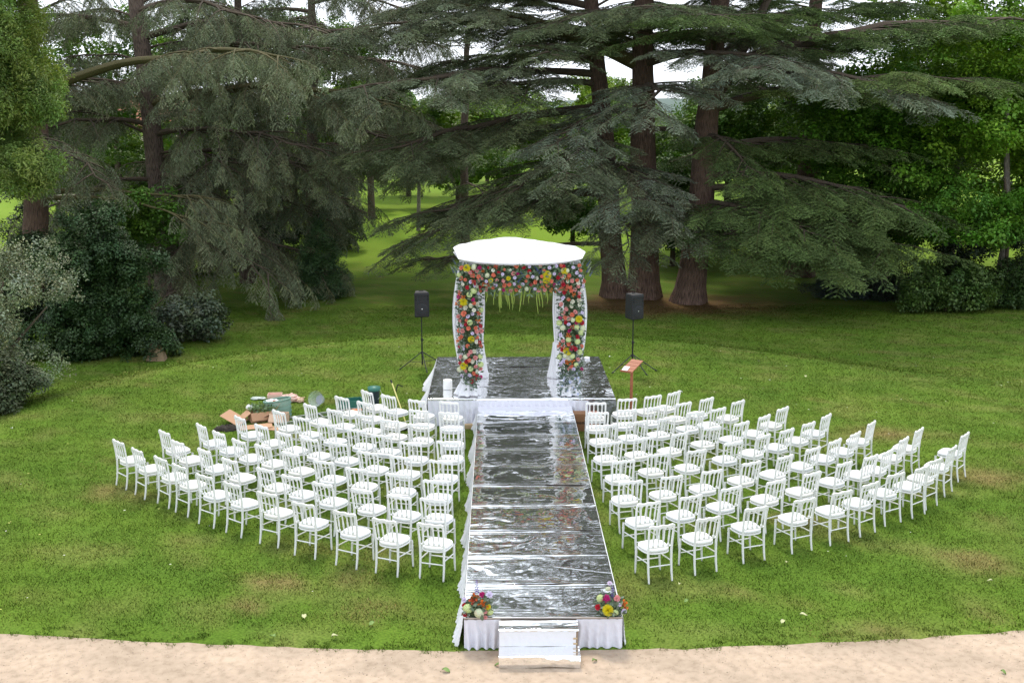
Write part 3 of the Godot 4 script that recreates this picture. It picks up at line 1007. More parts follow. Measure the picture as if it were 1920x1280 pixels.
	leafy("hedge_shrub", "tall dark hedge bush at the left frame edge behind the mossy trunk", "shrub", "", on(-21.5, -34.0), [], [[Vector3(0, 2.0, 0), Vector3(2.6, 2.6, 1.2)], [Vector3(-3.0, 1.8, 0.4), Vector3(2.2, 2.4, 1.0)]], "fine", Color(0.05, 0.09, 0.03), 0.7, 1.4, 27)
	for q in [[-19.5, -47.0, "dark thicket bush deep behind the straight grey cedar, leftmost of three", 28], [-14.6, -46.4, "dark thicket bush deep behind the slim grey-barked cedar, middle of three", 29], [-10.4, -47.2, "dark thicket bush beside the far bright lawn, rightmost of three", 30]]:
		leafy("thicket_bush", q[2], "shrub", "thicket behind the left cedars", on(q[0], q[1]), [], [[Vector3(0, 1.7, 0), Vector3(2.5, 2.2, 1.2)], [Vector3(1.2, 1.2, 0.6), Vector3(1.5, 1.5, 1.0)]], "fine", Color(0.045, 0.085, 0.026), 0.7, 1.5, q[3])
	leafy("hedge_shrub", "shaded green thicket under the slim grey-barked cedar", "shrub", "", on(-12.6, -40.0), [], [[Vector3(0, 1.0, 0), Vector3(2.8, 1.3, 1.0)], [Vector3(-2.0, 1.1, 1.0), Vector3(1.6, 1.3, 1.0)]], "fine", Color(0.045, 0.075, 0.028), 0.7, 1.4, 26)


func far_scene() -> void:
	# wooded hills on the horizon
	var b := MB.new()
	b.grid(120, 8, func(u: float, v: float) -> Vector3:
		var a := lerpf(-1.3, 1.3, u)
		var d := lerpf(900.0, 1500.0, v)
		return Vector3(sin(a) * d, -14.0 + 22.0 * sin(v * PI * 0.5) * (1.0 + 0.7 * n1.get_noise_2d(u * 9.0, v)), -cos(a) * d))
	var h := obj("hills", b, mat("hill", lin(0.09, 0.13, 0.11), 1.0))
	h.set_meta("kind", "structure")
	house("pale house with red tiled roof glimpsed behind the cedars on the left", Vector3(-30, hgt(-30, -75), -75), 20)
	house("pale house glimpsed between the twin trunks and the forked cedar", Vector3(15, -8.0, -105), -15)


func house(label: String, at: Vector3, turn: float) -> void:
	var t := thing("house", label, "house", at, turn, "houses beyond the park")
	var b := MB.new()
	b.box(Vector3(0, 2.7, 0), Vector3(11, 5.6, 8), 0.02)
	obj("wall", b, mat("render_wall", lin(0.62, 0.52, 0.45), 0.9), t, false)
	b = MB.new()
	var e := 0.5
	for s in [-1, 1]:
		var l := [Vector3(-5.5 - e, 5.45, s * (4 + e)), Vector3(5.5 + e, 5.45, s * (4 + e)), Vector3(5.5 + e, 7.7, 0), Vector3(-5.5 - e, 7.7, 0)]
		b.quad(l[0], l[1], l[2], l[3])
		b.quad(l[0] - Vector3(0, 0.2, 0), l[3] - Vector3(0, 0.2, 0), l[2] - Vector3(0, 0.2, 0), l[1] - Vector3(0, 0.2, 0))
	for s in [-1, 1]:
		b.tri(Vector3(s * 5.5, 5.5, -4), Vector3(s * 5.5, 7.6, 0), Vector3(s * 5.5, 5.5, 4))
	var roof := obj("roof", b, mat("roof_tile", lin(0.32, 0.13, 0.08), 0.9), t, false)
	b = MB.new()
	b.box(Vector3(2.6, 7.8, -1), Vector3(0.7, 1.4, 0.7), 0.02)
	obj("chimney", b, M.render_wall, roof, false)
	for k in 3:
		for r in 2:
			var w := MB.new()
			w.box(Vector3(-3.5 + 3.5 * k, 1.5 + 2.5 * r, 4.0), Vector3(1.2, 1.5, 0.16), 0.02)
			obj("window", w, mat("dark_glass", lin(0.05, 0.06, 0.07), 0.1) if not M.has("dark_glass") else M.dark_glass, t, false)


# a sheet of crinkled mirror foil lying on a deck, its long sides along x
func foil_sheet(parent: Node, x0: float, x1: float, z0: float, z1: float, y: float, sd: float, fold := 0.0, called := "foil_sheet", rough := 1.0) -> void:
	var b := MB.new()
	var nx := int((x1 - x0) / 0.0125)
	var nz := int(absf(z1 - z0) / 0.0125)
	for j in nz + 1:
		for k in nx + 1:
			var x := lerpf(x0, x1, float(k) / nx)
			var z := lerpf(z0, z1, float(j) / nz)
			var q := sd * 17.3
			var edge := minf(absf(z - z0), absf(z - z1))
			var warp := n1.get_noise_2d(x * 0.8 + q, z * 0.8) * 0.6
			var calm := ss(-0.2, 0.35, n1.get_noise_2d(x * 0.7 + q, z * 0.9 - q))
			var h := 0.007 * n3.get_noise_2d(x * 0.7 + q, z * 1.3 + warp)
			h += lerpf(0.0006, 0.005, calm) * rough * n3.get_noise_2d(x * 2.2 - q, z * 3.3 + warp * 2.0)
			h += (z - z0) * 0.006 * sin(sd * 2.7)
			h += lerpf(0.00006, 0.0005, calm) * rough * absf(n3.get_noise_2d(x * 8.0 + q, z * 11.0))
			h += 0.011 * exp(-pow(edge / 0.085, 2.0)) * (0.65 + 0.5 * n1.get_noise_2d(x * 1.1 + q, 3.0))
			h += 0.0022 * sin(edge * 80.0 + x * 1.3) * exp(-edge / 0.1)
			# long folds running across the sheet
			var f := absf(fposmod(z * 1.0 + 0.35 * sin(x * 0.9 + q) + q, 0.74) - 0.37)
			h += 0.0035 * exp(-pow(f / 0.018, 2.0)) * ss(0.0, 0.35, n1.get_noise_2d(x * 0.6 - q, z * 0.6 + 5.0))
			b.p(Vector3(x, y + h, z), Vector2(x, z))
	if fold > 0.0:
		# the front edge turned down over the deck
		for j in 4:
			for k in nx + 1:
				var x := lerpf(x0, x1, float(k) / nx)
				b.p(Vector3(x, y - fold * (j + 0.4) / 4.0, z0 + 0.006 + 0.004 * n1.get_noise_2d(x * 6.0, j)), Vector2(x, z0 + 0.05 * j))
	var w := nx + 1
	for j in nz:
		for k in nx:
			var o := j * w + k
			b.t(o, o + w, o + w + 1)
			b.t(o, o + w + 1, o + 1)
	if fold > 0.0:
		var s := (nz + 1) * w
		for k in nx:
			b.t(k, k + 1, s + k + 1)
			b.t(k, s + k + 1, s + k)
			for j in 3:
				var o := s + j * w + k
				b.t(o, o + 1, o + w + 1)
				b.t(o, o + w + 1, o + w)
	obj(called, b, M.foil, parent)


# a gathered cloth skirt hanging from a line a-b down to the ground, falling outwards
func skirt(parent: Node, a: Vector3, bb: Vector3, out: Vector3, drop: float, flare: float, pleat: float, depth: float, puff: float, sd: float, m := "skirt_cloth") -> void:
	var b := MB.new()
	var L := a.distance_to(bb)
	var nx := int(L / 0.014)
	var ny := 14
	b.grid(nx, ny, func(u: float, v: float) -> Vector3:
		var s := u * L
		var ph := s / pleat * TAU + 2.6 * n1.get_noise_2d(s * 1.7 + sd, v * 0.5)
		var amp := depth * (0.25 + 0.9 * v) * (0.75 + 0.6 * n1.get_noise_2d(s * 2.0, sd))
		var pf := puff * (0.75 + 0.55 * sin(s * 4.1 + sd + 3.0 * n1.get_noise_2d(s * 0.8, sd)) + 0.3 * n3.get_noise_2d(s * 6.0, sd)) * pow(v, 1.4)
		var o := flare * pow(v, 1.4) + amp * sin(ph) + pf + 0.01 * n1.get_noise_2d(s * 12.0, v * 6.0 + sd)
		var y := -drop * v + 0.012 * v * sin(ph + 1.0) + 0.02 * v * v * n1.get_noise_2d(s * 3.0, sd + 4.0)
		var p := a.lerp(bb, u) + out * maxf(o, 0.0) + Vector3(0, y, 0)
		p.y = maxf(p.y, 0.008)
		return p, Vector2(L, drop))
	obj("skirt", b, M[m], parent)


func stage() -> void:
	var t := thing("stage", "square stage under the canopy, floored with mirror foil and skirted in white cloth", "stage", Vector3(-0.07, 0, -9.98))
	var D := 3.97
	var b := MB.new()
	b.box(Vector3(0, 0.522, -D / 2), Vector3(3.98, 0.06, D - 0.02), 0.006)
	obj("deck", b, mat("deck_ply", lin(0.3, 0.22, 0.15), 0.8), t, false)
	for sx in [-1.9, 0, 1.9]:
		for sz in [-0.12, -D + 0.12]:
			b = MB.new()
			b.box(Vector3(sx, 0.246, sz), Vector3(0.06, 0.488, 0.06), 0.004)
			obj("leg", b, mat("alu", lin(0.55, 0.56, 0.58), 0.35, 0.9) if not M.has("alu") else M.alu, t, false)
	for k in 4:
		foil_sheet(t, -2.0, 2.0, -k * 0.98 + 0.0, -(k + 1) * 0.99, 0.581 + 0.004 * (k % 2), 20 + k, 0.045 if k == 0 else 0.0, "foil_sheet", 1.6)
	skirt(t, Vector3(-2.0, 0.545, 0.012), Vector3(1.5, 0.545, 0.012), Vector3(0, 0, 1), 0.54, 0.06, 0.13, 0.04, 0.03, 2)
	skirt(t, Vector3(-2.012, 0.56, -D), Vector3(-2.012, 0.56, 0.01), Vector3(-1, 0, 0), 0.55, 0.1, 0.34, 0.05, 0.15, 5, "cloth")
	skirt(t, Vector3(2.012, 0.545, 0), Vector3(2.012, 0.545, -D), Vector3(1, 0, 0), 0.54, 0.03, 0.16, 0.02, 0.02, 8)
	# foil hanging down at the right front corner
	b = MB.new()
	b.grid(30, 24, func(u: float, v: float) -> Vector3:
		return Vector3(1.42 + 0.6 * u, 0.55 - 0.5 * v, 0.035 + 0.03 * v + 0.006 * n1.get_noise_2d(u * 3.0, v * 2.0) + 0.004 * n1.get_noise_2d(u * 9.0, v * 9.0)))
	obj("foil_flap", b, mat("dull_foil", lin(0.3, 0.32, 0.36), 0.3, 1.0), t)


func runway() -> void:
	var t := thing("runway", "long aisle runway floored with mirror foil sheets between the two chair blocks", "runway", Vector3.ZERO)
	var b := MB.new()
	b.box(Vector3(0, 0.323, -4.96), Vector3(1.98, 0.07, 9.92), 0.006)
	obj("deck", b, M.deck_ply, t, false)
	for k in 10:
		for sx in [-0.92, 0.92]:
			b = MB.new()
			b.box(Vector3(sx, 0.143, -0.1 - k * 1.03), Vector3(0.05, 0.284, 0.05), 0.004)
			obj("leg", b, M.alu, t, false)
	var seams := [0.0, 1.0, 1.98, 2.93, 4.02, 5.0, 6.05, 7.0, 7.92, 8.8, 9.7]
	for k in 10:
		foil_sheet(t, -1.0, 1.0, -seams[k], -seams[k + 1] - 0.012, 0.387 + 0.004 * (k % 2), k + 1.0, 0.0, "foil_sheet", 1.2)
	b = MB.new()
	b.box(Vector3(0, 0.3875, 0.004), Vector3(2.0, 0.022, 0.012), 0.003)
	obj("edge_trim", b, M.trim, t, false)
	b = MB.new()
	b.grid(60, 16, func(u: float, v: float) -> Vector3:
		return Vector3(-1.0 + 2.0 * u, 0.386 + 0.03 * v * v + 0.008 * n1.get_noise_2d(u * 9.0, v * 4.0), -9.69 - 0.27 * v))
	obj("cloth_strip", b, M.skirt_cloth, t)
	for s in [-1, 1]:
		for k in [-1, 1]:
			b = MB.new()
			b.box(Vector3(s * 1.003, 0.389, -4.75), Vector3(0.008, 0.016, 9.48), 0.002)
		obj("side_trim", b, M.chair_white, t, false)
	skirt(t, Vector3(-1.0, 0.376, 0.014), Vector3(-0.54, 0.376, 0.014), Vector3(0, 0, 1), 0.37, 0.06, 0.115, 0.036, 0.0, 11)
	skirt(t, Vector3(0.42, 0.376, 0.014), Vector3(1.0, 0.376, 0.014), Vector3(0, 0, 1), 0.37, 0.05, 0.12, 0.034, 0.0, 12)
	skirt(t, Vector3(-1.012, 0.38, -9.9), Vector3(-1.012, 0.38, 0.03), Vector3(-1, 0, 0), 0.374, 0.04, 0.13, 0.024, 0.065, 13, "cloth")
	skirt(t, Vector3(1.012, 0.38, 0.03), Vector3(1.012, 0.38, -9.9), Vector3(1, 0, 0), 0.374, 0.01, 0.12, 0.016, 0.015, 14, "cloth")
	# two mirror-topped steps at the path end
	var s := thing("step", "two mirror-topped white steps leading from the sand path onto the runway", "steps", Vector3(-0.065, 0, 0.03))
	b = MB.new()
	b.box(Vector3(0, 0.173, 0.135), Vector3(0.97, 0.346, 0.25), 0.004)
	b.box(Vector3(0, 0.068, 0.4), Vector3(0.985, 0.134, 0.262), 0.004)
	obj("step_block", b, M.deck_ply, s, false)
	foil_sheet(s, -0.495, 0.495, 0.268, 0.008, 0.366, 41, 0.012, "tread")
	foil_sheet(s, -0.5, 0.5, 0.54, 0.268, 0.154, 42, 0.012, "tread")
	b = MB.new()
	b.grid(60, 8, func(u: float, v: float) -> Vector3:
		return Vector3(-0.49 + 0.95 * u, 0.352 - 0.19 * v, 0.272 + 0.012 * v + 0.007 * n1.get_noise_2d(u * 7.0, v)))
	obj("cloth_riser", b, M.cloth, s)
	b = MB.new()
	b.grid(60, 8, func(u: float, v: float) -> Vector3:
		return Vector3(-0.497 + 0.994 * u, 0.15 - 0.135 * v - 0.012 * sin(u * 7.0) * v, 0.545 + 0.012 * sin(v * 2.6) * (0.5 + u) + 0.006 * n1.get_noise_2d(u * 4.0, v * 2.0)))
	obj("mirror_riser", b, M.foil, s)
	for k in 2:
		b = MB.new()
		b.box(Vector3(0.45, 0.195 + 0.07 * k, 0.287), Vector3(0.05, 0.02, 0.012), 0.003)
		obj("wood_batten", b, mat("pale_wood", lin(0.5, 0.36, 0.2), 0.7) if not M.has("pale_wood") else M.pale_wood, s, false)


func canopy() -> void:
	var t := thing("wedding_canopy", "white cloth wedding canopy on four draped posts standing on the mirror stage", "canopy", Vector3(-0.1, 0.59, -11.25))
	var b: MB
	for q in [[-1.1, 0.8], [1.1, 0.85], [-1.02, -0.85], [1.02, -0.85]]:
		b = MB.new()
		b.tube([Vector3(q[0], 0.0, q[1]), Vector3(q[0], 1.4, q[1]), Vector3(q[0], 2.86, q[1])], [0.045, 0.045, 0.045], 12)
		obj("post", b, M.cloth, t)
	for q in [[Vector3(-1.1, 2.84, 0.8), Vector3(1.1, 2.84, 0.85)], [Vector3(-1.02, 2.84, -0.85), Vector3(1.02, 2.84, -0.85)], [Vector3(-1.1, 2.85, 0.8), Vector3(-1.02, 2.85, -0.85)], [Vector3(1.1, 2.85, 0.85), Vector3(1.02, 2.85, -0.85)]]:
		b = MB.new()
		b.tube([q[0], q[1]], [0.035, 0.035], 8)
		obj("beam", b, M.chair_white, t)
	# the roof: cloth puffed up like a cushion, its corners standing out
	b = MB.new()
	for side in [1.0, -1.0]:
		b.grid(120, 70, func(u: float, v: float) -> Vector3:
			var a: float = (u * 2.0 - 1.0) * side
			var c := v * 2.0 - 1.0
			var x := a * (1.3 + 0.15 * (1.0 - absf(c)))
			var z := c * (1.04 + 0.08 * (1.0 - a * a))
			var rim := 2.93 - 0.07 * (1.0 - pow(absf(a), 3.0)) * ss(0.3, 1.0, c) + 0.03 * a * a
			var round := pow(maxf(0.0, 1.0 - pow(absf(a), 7.0)), 0.5) * pow(maxf(0.0, 1.0 - pow(absf(c), 7.0)), 0.5)
			var dome := maxf(0.0, 1.0 - pow(absf(a + 0.14) / 1.14, 1.35)) * maxf(0.0, 1.0 - pow(absf(c), 1.7))
			var folds := 0.022 * n3.get_noise_2d(a * 2.6, c * 3.0) + 0.007 * sin(a * 17.0 + c * 3.0 + 3.0 * n3.get_noise_2d(a * 2.0, c)) * ss(0.2, 1.0, maxf(absf(c), absf(a)))
			if side > 0:
				return Vector3(x, rim + 0.05 * round + 0.3 * dome + folds * round, z)
			return Vector3(x, rim - 0.08 * round + folds * round, z))
	obj("canopy_cloth", b, M.cloth, t)
	# valance rolled over the front beam
	b = MB.new()
	b.grid(50, 6, func(u: float, v: float) -> Vector3:
		return Vector3(-1.14 + 2.28 * u, 2.9 - 0.13 * v + 0.012 * sin(u * 60.0) * v, 0.86 + 0.05 * sin(v * 2.4) + 0.012 * n1.get_noise_2d(u * 14.0, v)))
	obj("valance", b, M.cloth, t)
	# drapes down the outer sides, billowing a little
	for q in [[-1.1, 0.82, -1.0, 0.26], [1.08, 0.84, 1.0, 0.26], [-1.0, -0.82, 1.0, 0.12], [1.0, -0.82, -1.0, 0.12]]:
		b = MB.new()
		var x0: float = q[0]
		var z0: float = q[1]
		var sg: float = q[2]
		var bil: float = q[3]
		b.grid(44, 40, func(u: float, v: float) -> Vector3:
			var y := 2.86 * (1.0 - v) + 0.02
			var w := 0.1 + bil * (0.35 + 0.65 * sin(PI * clampf(v * 1.15, 0, 1)))
			var ph := u * 5.0 * TAU + 2.0 * n1.get_noise_2d(v * 1.2, x0)
			return Vector3(x0 + sg * w * u + 0.01 * cos(ph), y, z0 + 0.05 * sin(ph) * (0.5 + 0.5 * v) - 0.1 * u))
		obj("drape", b, M.cloth, t)
	# cloth gathered at the feet
	for q in [[-1.12, 0.86, 0.27, 0.5], [1.06, 0.9, 0.25, 0.46], [-0.86, -0.62, 0.16, 0.95], [0.83, -0.62, 0.17, 0.8]]:
		b = MB.new()
		var R: float = q[2]
		var H: float = q[3]
		b.grid(60, 16, func(u: float, v: float) -> Vector3:
			var a := -u * TAU
			var r := R * (0.28 + 0.72 * pow(v, 1.3)) * (1.0 + 0.16 * sin(a * 9.0 + 3.0 * n1.get_noise_2d(v * 2.0, R)) + 0.16 * n1.get_noise_2d(cos(a) * 1.6 + R * 9.0, sin(a) * 1.6))
			return Vector3(q[0] + cos(a) * r, H * (1.0 - v) + 0.012, q[1] + sin(a) * r))
		obj("gathered_cloth", b, M.cloth, t)


# ---- flowers: unit meshes about one across, facing +z
var bloom := {}


func petal_patch(b: MB, a: float, r0: float, r1: float, z0: float, z1: float, wid: float, curl: float) -> void:
	var k := b.v.size()
	for j in 4:
		var f := j / 3.0
		for s in 3:
			var w: float = (s - 1) * wid * sin(PI * (0.22 + 0.62 * f))
			var r := lerpf(r0, r1, f)
			var aa := a + w
			var z := lerpf(z0, z1, f) + curl * f * f - absf(s - 1.0) * 0.04
			b.p(Vector3(cos(aa) * r, sin(aa) * r, z))
	for j in 3:
		for s in 2:
			var o := k + j * 3 + s
			b.t(o, o + 3, o + 4)
			b.t(o, o + 4, o + 1)


func make_blooms() -> void:
	rng.seed = 5
	var b := MB.new()   # rose
	b.tinted = true
	for q in [[3, 0.02, 0.1, 0.2, 0.42, 1.2], [5, 0.05, 0.2, 0.1, 0.4, 0.8], [6, 0.1, 0.32, 0.0, 0.32, 0.65], [7, 0.12, 0.45, -0.12, 0.16, 0.55], [7, 0.12, 0.52, -0.2, -0.04, 0.55]]:
		for k in q[0]:
			b.col = Color.WHITE * rr(0.78, 1.0)
			petal_patch(b, TAU * k / q[0] + rr(-0.2, 0.2), q[1], q[2], q[3], q[4], q[5], -0.05)
	bloom.rose = b
	b = MB.new()   # chrysanthemum
	b.tinted = true
	for k in 90:
		var y := 1.0 - 1.15 * (k + 0.5) / 90.0
		var a := k * 2.39996
		var r := sqrt(maxf(0.0, 1.0 - y * y))
		var d := Vector3(cos(a) * r, sin(a) * r, y * 0.75)
		var s := Vector3(-sin(a), cos(a), 0) * 0.05
		b.col = Color.WHITE * rr(0.7, 1.0)
		b.tri(d * 0.12 - s, d * 0.5 + Vector3(0, 0, 0.03), d * 0.12 + s)
		b.tri(d * 0.3 - s, d * 0.54 - s * 0.6, d * 0.54 + s * 0.6)
	bloom.chrysanthemum = b
	b = MB.new()   # mop-head: many little florets
	b.tinted = true
	for k in 46:
		var y := 1.0 - 1.2 * (k + 0.5) / 46.0
		var a := k * 2.39996
		var r := sqrt(maxf(0.0, 1.0 - y * y))
		var d := Vector3(cos(a) * r, sin(a) * r, y).normalized()
		var x := d.cross(Vector3(0.3, 0.9, 0.2)).normalized().rotated(d, rr(0, TAU))
		var z := x.cross(d)
		b.col = Color(rr(0.8, 1.0), rr(0.88, 1.0), rr(0.7, 0.95))
		for e in 4:
			var w := x.rotated(d, TAU * e / 4.0) * 0.13
			var w2 := x.rotated(d, TAU * (e + 0.5) / 4.0) * 0.12
			var w3 := x.rotated(d, TAU * (e - 0.5) / 4.0) * 0.12
			b.tri(d * 0.44 + w2, d * 0.46 + w + w * 0.5, d * 0.44 + w3)
			b.tri(d * 0.43, d * 0.44 + w2, d * 0.44 + w3)
	bloom.hydrangea = b
	b = MB.new()   # loose bell cluster
	b.tinted = true
	for k in 7:
		var a := k * 2.4
		var c := Vector3(cos(a), sin(a), 0) * 0.3 * sqrt(k / 6.0)
		var d := (c + Vector3(0, 0, 0.5)).normalized()
		var x := d.cross(Vector3(0.2, 0.9, 0.1)).normalized()
		for e in 6:
			var w := x.rotated(d, TAU * e / 6.0)
			var w2 := x.rotated(d, TAU * (e + 1.0) / 6.0)
			b.col = Color.WHITE * rr(0.75, 1.0)
			b.quad(c + w * 0.04, c + d * 0.28 + w * 0.15, c + d * 0.28 + w2 * 0.15, c + w2 * 0.04)
	bloom.freesia = b
	b = MB.new()   # spike, three times as tall as wide
	b.tinted = true
	for k in 34:
		var y := k / 34.0
		var a := k * 2.39996
		var r := 0.26 * (1.0 - y * 0.85)
		var c := Vector3(cos(a) * r, -0.9 + 2.6 * y, sin(a) * r)
		b.col = Color.WHITE * rr(0.65, 1.0)
		var d := Vector3(cos(a), 0.3, sin(a))
		var x := d.cross(Vector3.UP).normalized()
		for e in 3:
			var w := x.rotated(d.normalized(), TAU * e / 3.0) * 0.16 * (1.1 - 0.6 * y)
			var w2 := x.rotated(d.normalized(), TAU * (e + 1.0) / 3.0) * 0.16 * (1.1 - 0.6 * y)
			b.tri(c, c + w + d * 0.06, c + w2 + d * 0.06)
	bloom.delphinium = b
	b = MB.new()   # small flat scabious
	b.tinted = true
	for k in 9:
		b.col = Color.WHITE * rr(0.85, 1.0)
		petal_patch(b, TAU * k / 9.0, 0.02, 0.5, 0.1, 0.0, 0.42, 0.06)
	b.col = Color(0.7, 0.66, 0.72)
	b.lathe([Vector2(0.0, 0.0), Vector2(0.2, 0.02), Vector2(0.16, 0.1), Vector2(0.0, 0.14)], 7, Transform3D(Basis(Vector3.RIGHT, PI / 2), Vector3(0, 0, 0.06)))
	bloom.scabious = b
	var ready := {}
	for k in bloom:
		ready[k] = bloom[k].mesh(M.petal, true)
	bloom = ready


var paint := {}


func flower(parent: Node, kind: String, c: Color, at: Vector3, size: float, face: Vector3, label := "") -> void:
	var key := [kind, c]
	if not paint.has(key):
		var m: StandardMaterial3D = M.petal.duplicate()
		m.resource_name = "petal_" + kind
		m.albedo_color = c.linear_to_srgb()
		paint[key] = m
	var z := face.normalized()
	var x := Vector3.UP.cross(z).normalized()
	var y := z.cross(x)
	if kind == "delphinium":
		y = (Vector3.UP + face * 0.35).normalized()
		x = y.cross(Vector3(0, 0, 1)).normalized()
		z = x.cross(y)
	else:
		var a := rr(0, TAU)
		var x2 := x * cos(a) + y * sin(a)
		y = z.cross(x2)
		x = x2
	var o := inst(kind, bloom[kind], parent, Transform3D(Basis(x * size * rr(0.85, 1.18), y * size * rr(0.85, 1.12), z * size * rr(0.75, 1.1)), at))
	o.material_override = paint[key]


const RED := Color(0.5, 0.012, 0.035)
const CORAL := Color(0.78, 0.22, 0.13)
const ORANGE := Color(0.8, 0.25, 0.05)
const PINK := Color(0.78, 0.34, 0.33)
const MAGENTA := Color(0.5, 0.015, 0.17)
const CREAM := Color(0.62, 0.68, 0.36)
const IVORY := Color(0.7, 0.69, 0.56)
const YELLOW := Color(0.72, 0.62, 0.01)
const LILAC := Color(0.58, 0.5, 0.7)
const BLUE := Color(0.1, 0.12, 0.45)
const VIOLET := Color(0.16, 0.06, 0.5)


func spray_of_leaves(b_count: int, place: Callable, parent: Node, tone: Color) -> void:
	var b := MB.new()
	b.tinted = true
	b.col = Color.WHITE
	b.quad(Vector3(0, 0, 0), Vector3(0.5, 0.28, 0.05), Vector3(1, 0, -0.05), Vector3(0.5, -0.28, 0.05))
	var me := b.mesh(M.dull_leaf, false)
	var w := []
	var c := []
	for k in b_count:
		var p: Vector3 = place.call()
		var s := rr(0.05, 0.1)
		var bs := Basis.from_euler(Vector3(rr(-0.9, 0.9), rr(-0.8, 0.8), rr(0, TAU)))
		w.append(Transform3D(bs.scaled(Vector3(s, s * rr(0.5, 1.1), s)), p))
		var g := rr(0.5, 1.25)
		var t := tone.lerp(Color(0.17, 0.22, 0.17), rng.randf() * 0.7)
		c.append(Color(t.r * g, t.g * g, t.b * g))
	many("foliage", me, w, parent, c)


func pick_flower(k: int) -> Array:
	# kind, colour, size
	var l := [["rose", CORAL, 0.1], ["hydrangea", CREAM, 0.13], ["rose", PINK, 0.095], ["scabious", LILAC, 0.085], ["rose", RED, 0.095], ["hydrangea", CREAM, 0.12], ["freesia", ORANGE, 0.11], ["rose", PINK, 0.085], ["scabious", LILAC, 0.09], ["rose", IVORY, 0.1], ["rose", MAGENTA, 0.09], ["rose", CORAL, 0.085], ["hydrangea", IVORY, 0.12], ["freesia", CORAL, 0.11], ["rose", RED, 0.085], ["scabious", IVORY, 0.08], ["rose", CORAL, 0.09], ["rose", PINK, 0.09], ["scabious", LILAC, 0.08]]
	return l[k % l.size()]


